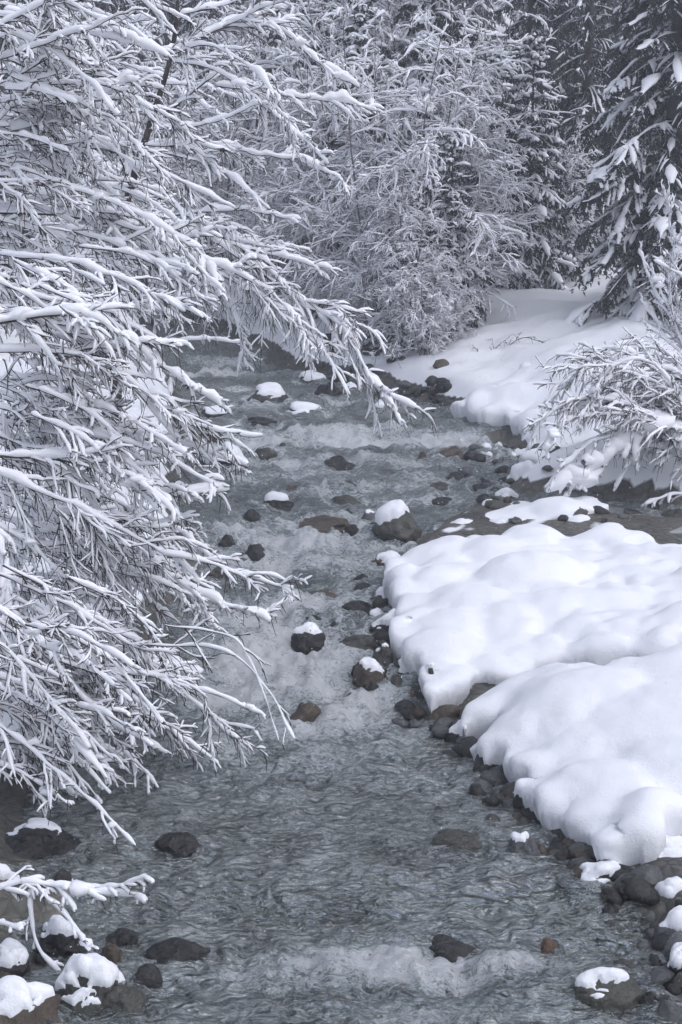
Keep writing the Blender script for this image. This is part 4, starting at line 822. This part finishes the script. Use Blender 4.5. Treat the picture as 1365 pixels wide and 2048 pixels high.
# ------------------------------------------------------------------ spruces (forms, copied)
def spruce(seed, H, R0, dens=1.0, snow=1.0, patch=.25, z0=.03, droop=.9, tw=1.0):
    rng = np.random.RandomState(seed); nb = int(H * 13 * dens)
    u = np.sort(rng.uniform(z0, .985, nb)); z = H * u
    az = np.arange(nb) * 2.39996 + rng.normal(0, .35, nb)
    L = (R0 * (1 - u) ** .72 * rng.uniform(.7, 1.12, nb) + .12)
    el = np.radians(-14 + 50 * u ** 1.5 + rng.normal(0, 6, nb))
    D = np.stack([np.cos(az) * np.cos(el), np.sin(az) * np.cos(el), np.sin(el)], -1)
    P0 = np.stack([0 * z, 0 * z, z], -1)
    P1 = grow(P0, D, L, 14, droop * rng.uniform(.5, 1.2, nb), .04, rng); P1[:, -2:, 2] += L[:, None] * np.array([.015, .05])
    nt_ = np.maximum(4, (L * 15 * tw).astype(int)); i2 = np.repeat(np.arange(nb), nt_); t2 = rng.uniform(.12, 1, len(i2))
    p, T = sample(P1, i2, t2); side = nrm(np.cross(T, UP)) * np.where(rng.rand(len(i2)) < .5, -1, 1)[:, None]
    a = np.radians(rng.uniform(35, 65, len(i2)))[:, None]; D = np.cos(a) * T + np.sin(a) * side - UP * rng.uniform(.1, .6, (len(i2), 1))
    L2 = np.clip(.42 * L[i2] * (1.05 - .75 * t2) * rng.uniform(.55, 1.15, len(i2)), .1, .7)
    P2_ = grow(p, D, L2, 5, rng.uniform(.2, 1.0, len(i2)), .07, rng)
    # needle tufts
    hn = np.maximum(2, (L * 11 * tw).astype(int)); ih = np.repeat(np.arange(nb), hn); th_ = rng.uniform(.15, 1, len(ih)); p, T = sample(P1, ih, th_)
    Dh = nrm(-UP + T * .5 + rng.normal(0, .3, T.shape)); Lh = np.clip(.28 * L[ih] * rng.uniform(.4, 1.2, len(ih)), .1, .5); Ph = grow(p, Dh, Lh, 5, .6, .08, rng)
    PA = np.concatenate([P2_, Ph]); LA = np.concatenate([L2, Lh])
    n3 = np.maximum(3, (LA / .038).astype(int)); i3 = np.repeat(np.arange(len(LA)), n3); t3 = rng.uniform(0, 1, len(i3))
    p, T = sample(PA, i3, t3); q = nrm(T * .8 + rng.normal(0, .55, T.shape) - UP * .25); ln = rng.uniform(.07, .15, len(i3))[:, None]; sd = nrm(np.cross(q, rng.normal(size=q.shape))) * .028
    p = p + rng.normal(0, .012, p.shape)
    V = np.stack([p - sd, p + sd, p + q * ln], 1).reshape(-1, 3); F = np.arange(len(V)).reshape(-1, 3)
    n4 = np.maximum(4, (L / .03).astype(int)); i4 = np.repeat(np.arange(nb), n4); t4 = rng.uniform(.1, 1, len(i4)); p, T = sample(P1, i4, t4)
    q = nrm(T * .6 + rng.normal(0, .6, T.shape) - UP * .3); ln = rng.uniform(.06, .13, len(i4))[:, None]; sd = nrm(np.cross(q, rng.normal(size=q.shape))) * .015
    V2 = np.stack([p - sd, p + sd, p + q * ln], 1).reshape(-1, 3); F2 = np.arange(len(V2)).reshape(-1, 3)
    cr = Bag(); cr.add(V, F); cr.add(V2, F2)
    tk = Bag(); wood(tk, np.stack([np.zeros(12), np.zeros(12), np.linspace(-.3, H, 12)], -1)[None], np.array([.012 * H + .02]), np.array([.01]), 8)
    wood(tk, P1, np.full(nb, .018), np.full(nb, .005))
    s = Bag(); snow_on(s, P1, snow * (.032 + .036 * np.clip(L / R0, 0, 1)) * rng.uniform(.5, 1.3, nb), rng, 6, .01, 5.0, patch * .55, 1.7, .35, 1.1, np.linspace(.35, 1.25, 14))
    keep = rng.rand(len(i2)) < .85
    snow_on(s, P2_[keep], snow * rng.uniform(.025, .055, keep.sum()), rng, 4, .004, 4.5, patch + .08, 1.3, .25, .8)
    return tk.mesh('spruce_trunk'), cr.mesh('spruce_crown', None, False), s.mesh('spruce_snow')
SPM = (M_BARK, M_NEEDLE, M_TSNOW)
SPR = {'big': spruce(61, 21, 2.8, 1.05, 1.7, .34, .02, 1.25, .85), 'dark': spruce(62, 20, 2.5, .66, .9, .5, .02, .9, .8), 'slim': spruce(63, 6.5, 1.35, 1.5, 1.05, .12, .03, .9, 1.1)}
def put_spruce(k, px, Y, label, group, rz=0, s=1.0, sz=None, dz=-.1):
    p = at(px, 700, Y); tree_of(SPR[k], SPM, AP, 'spruce_tree', (p[0], Y, gz1(p[0], Y) + dz), label, 'tree', group, rz, s, sz)
G1, G2 = 'snowy spruces behind the stream', 'far spruces filling the hazy forest'
put_spruce('big', 1335, 36.5, 'great dark spruce with heavy snow pads at the right edge', G1, .4, 1.02, .8)
put_spruce('dark', 1160, 44.5, 'tall dark spruce with little snow left of the great one', G1, 1.0, .74)
put_spruce('dark', 1050, 46.5, 'tall dark spruce rising right behind the thicket', G1, 2.1, .78)
put_spruce('dark', 1260, 46, 'dark spruce partly hidden by the great spruce', G1, 3.0, .76)
put_spruce('dark', 1095, 56, 'tall dark spruce between the two dark ones behind the slope', G1, 5.0, .8)
put_spruce('slim', 1055, 40.5, 'small spruce with drooping snowy branches by the far slope', G1, .2, .92)
put_spruce('slim', 900, 37.3, 'young spruce with snowy fronds in front of the thicket', G1, 1.3, .72)
put_spruce('slim', 985, 40, 'young spruce between thicket and far slope', G1, 2.2, .85)
put_spruce('slim', 780, 37.6, 'low young spruce at the foot of the thicket by the stream', G1, 4.0, .5)
put_spruce('slim', 845, 38.5, 'young spruce half buried in the thicket twigs', G1, 3.0, .8)
put_spruce('slim', 720, 41, 'snowy young spruce rising behind the left part of the thicket', G1, 1.7, 1.15)
put_spruce('slim', 860, 41.5, 'tallest young spruce, snow-laced, in the heart of the thicket', G1, .7, 1.45)
put_spruce('slim', 640, 45, 'snowy young spruce above the stream bend', G1, 3.7, 1.2)
put_spruce('slim', 835, 37, 'stubby young spruce at the stream edge of the thicket', G1, 2.9, .5)
put_spruce('slim', 1140, 41.5, 'little snowy spruce at the top of the far slope', G1, 5.0, .5)
put_spruce('big', 545, 50, 'snow-padded spruce behind the leaning tree boughs', G1, 2.6, .55)
put_spruce('big', 430, 56, 'snow-padded spruce left behind the leaning tree', G1, 5.1, .66)
put_spruce('dark', 650, 58, 'grey hazy spruce at top behind the thicket left side', G1, .9, .75)
put_spruce('dark', 805, 52, 'dark spruce showing through the middle of the thicket', G1, 4.6, .72)
rf = np.random.RandomState(9); nfar = 0
for Y in (62, 70, 79, 90, 102):
    for px in np.arange(-120, 1500, 3413 * 3.1 / Y):
        x = px + rf.uniform(-50, 50); yy = Y + rf.uniform(-3.5, 3.5); where = 'behind the left shrubs' if x < 430 else ('behind the thicket' if x < 980 else 'behind the dark spruces on the right'); row = 'nearest rank' if Y < 66 else ('middle ranks' if Y < 85 else 'last ranks')
        put_spruce('dark' if rf.rand() < .6 else 'big', x, yy, 'grey snow-dusted spruce of the hazy forest, ' + row + ' ' + where, G2, rf.uniform(0, 6.28), rf.uniform(.5, .72))
for px, Y in ((60, 50), (-60, 40), (230, 56), (330, 64), (1420, 47), (1500, 55), (1350, 60)):
    put_spruce('dark', px, Y, 'grey snow-dusted spruce close ' + ('behind the upper left shrub' if px < 700 else 'behind the great spruce'), G2, rf.uniform(0, 6.28), rf.uniform(.6, .75))

# ------------------------------------------------------------------ broken stump on the bar
p = on(862, 1372, .16); b = Bag(); k = p[1] / FPX
zz = np.linspace(-.05, 45 * k, 9); q = np.stack([.01 * np.sin(zz * 20), 0 * zz, zz], -1)
r_ = np.array([1.25, 1.15, 1, 1.05, .95, 1, .9, .8, .25]) * 6 * k
b.add(*tubes(q[None], r_[None], 8)); st_ = empty('broken_stump', p, 'short broken stump sticking out of the snow beside shore stones', 'stump')
link('wood', b.mesh('stump_wood'), M_BARK, st_)
v, f = rock_shape(71, 3, 0); link('snow_cap', mesh_of('stump_snow', v * np.array([9, 8, 7]) * k + np.array([-1 * k, 0, 46 * k]), [f]), M_SNOW, st_)
v, f = rock_shape(72, 3, 0); link('snow_side', mesh_of('stump_snow_side', v * np.array([12, 12, 27]) * k + np.array([-14 * k, .03, 16 * k]), [f]), M_SNOW, st_)

# ------------------------------------------------------------------ falling snow and haze
rng = np.random.RandomState(2); n = 7000
Y = 8 + 34 * rng.uniform(0, 1, n) ** .6; px = rng.uniform(-40, 1405, n); py = rng.uniform(-40, 2088, n)
C = np.stack([(px - 682.5) / FPX * Y * 1.02, Y, CAM_H + Y * np.tan(np.arctan((1024 - py) / FPX) - PITCH)], -1)
C = C[C[:, 2] > wat(C[:, 1]) + .3]; n = len(C)
o6 = np.array([[1, 0, 0], [-1, 0, 0], [0, 1, 0], [0, -1, 0], [0, 0, 1.6], [0, 0, -1.6]]); f8 = np.array([[0, 2, 4], [2, 1, 4], [1, 3, 4], [3, 0, 4], [2, 0, 5], [1, 2, 5], [3, 1, 5], [0, 3, 5]])
sz = rng.uniform(.0018, .0038, n)
o8 = np.array([.35, 0, 1.0]) * 1.6
V = C[:, None] + o6[None] * sz[:, None, None]; V[:, 4] += sz[:, None] * np.array([.5, 0, .4]); V[:, 5] -= sz[:, None] * np.array([.5, 0, .4])
fl = link('falling_snow', mesh_of('falling_snow', V.reshape(-1, 3), [(f8[None] + np.arange(n)[:, None, None] * 6).reshape(-1, 3)]), M_TSNOW)
tag(fl, 'fine snowflakes falling through the air over the stream', None, None, 'stuff')

bm = bmesh.new(); bmesh.ops.create_cube(bm, size=1.0)
hm = bpy.data.meshes.new('haze'); bm.to_mesh(hm); bm.free()
t = NT('haze'); pv = t.n('VolumePrincipled'); pv.inputs['Density'].default_value = 0.0026
pv.inputs['Color'].default_value = (0.88, 0.9, 0.96, 1); pv.inputs['Anisotropy'].default_value = 0.2
t.l(pv.outputs[0], t.out.inputs['Volume'])
hz_ = link('haze', hm, t.m, None, (0, 57, 24)); hz_.scale = (172, 146, 52)
tag(hz_, 'pale winter haze of falling snow between the trees', None, None, 'stuff')
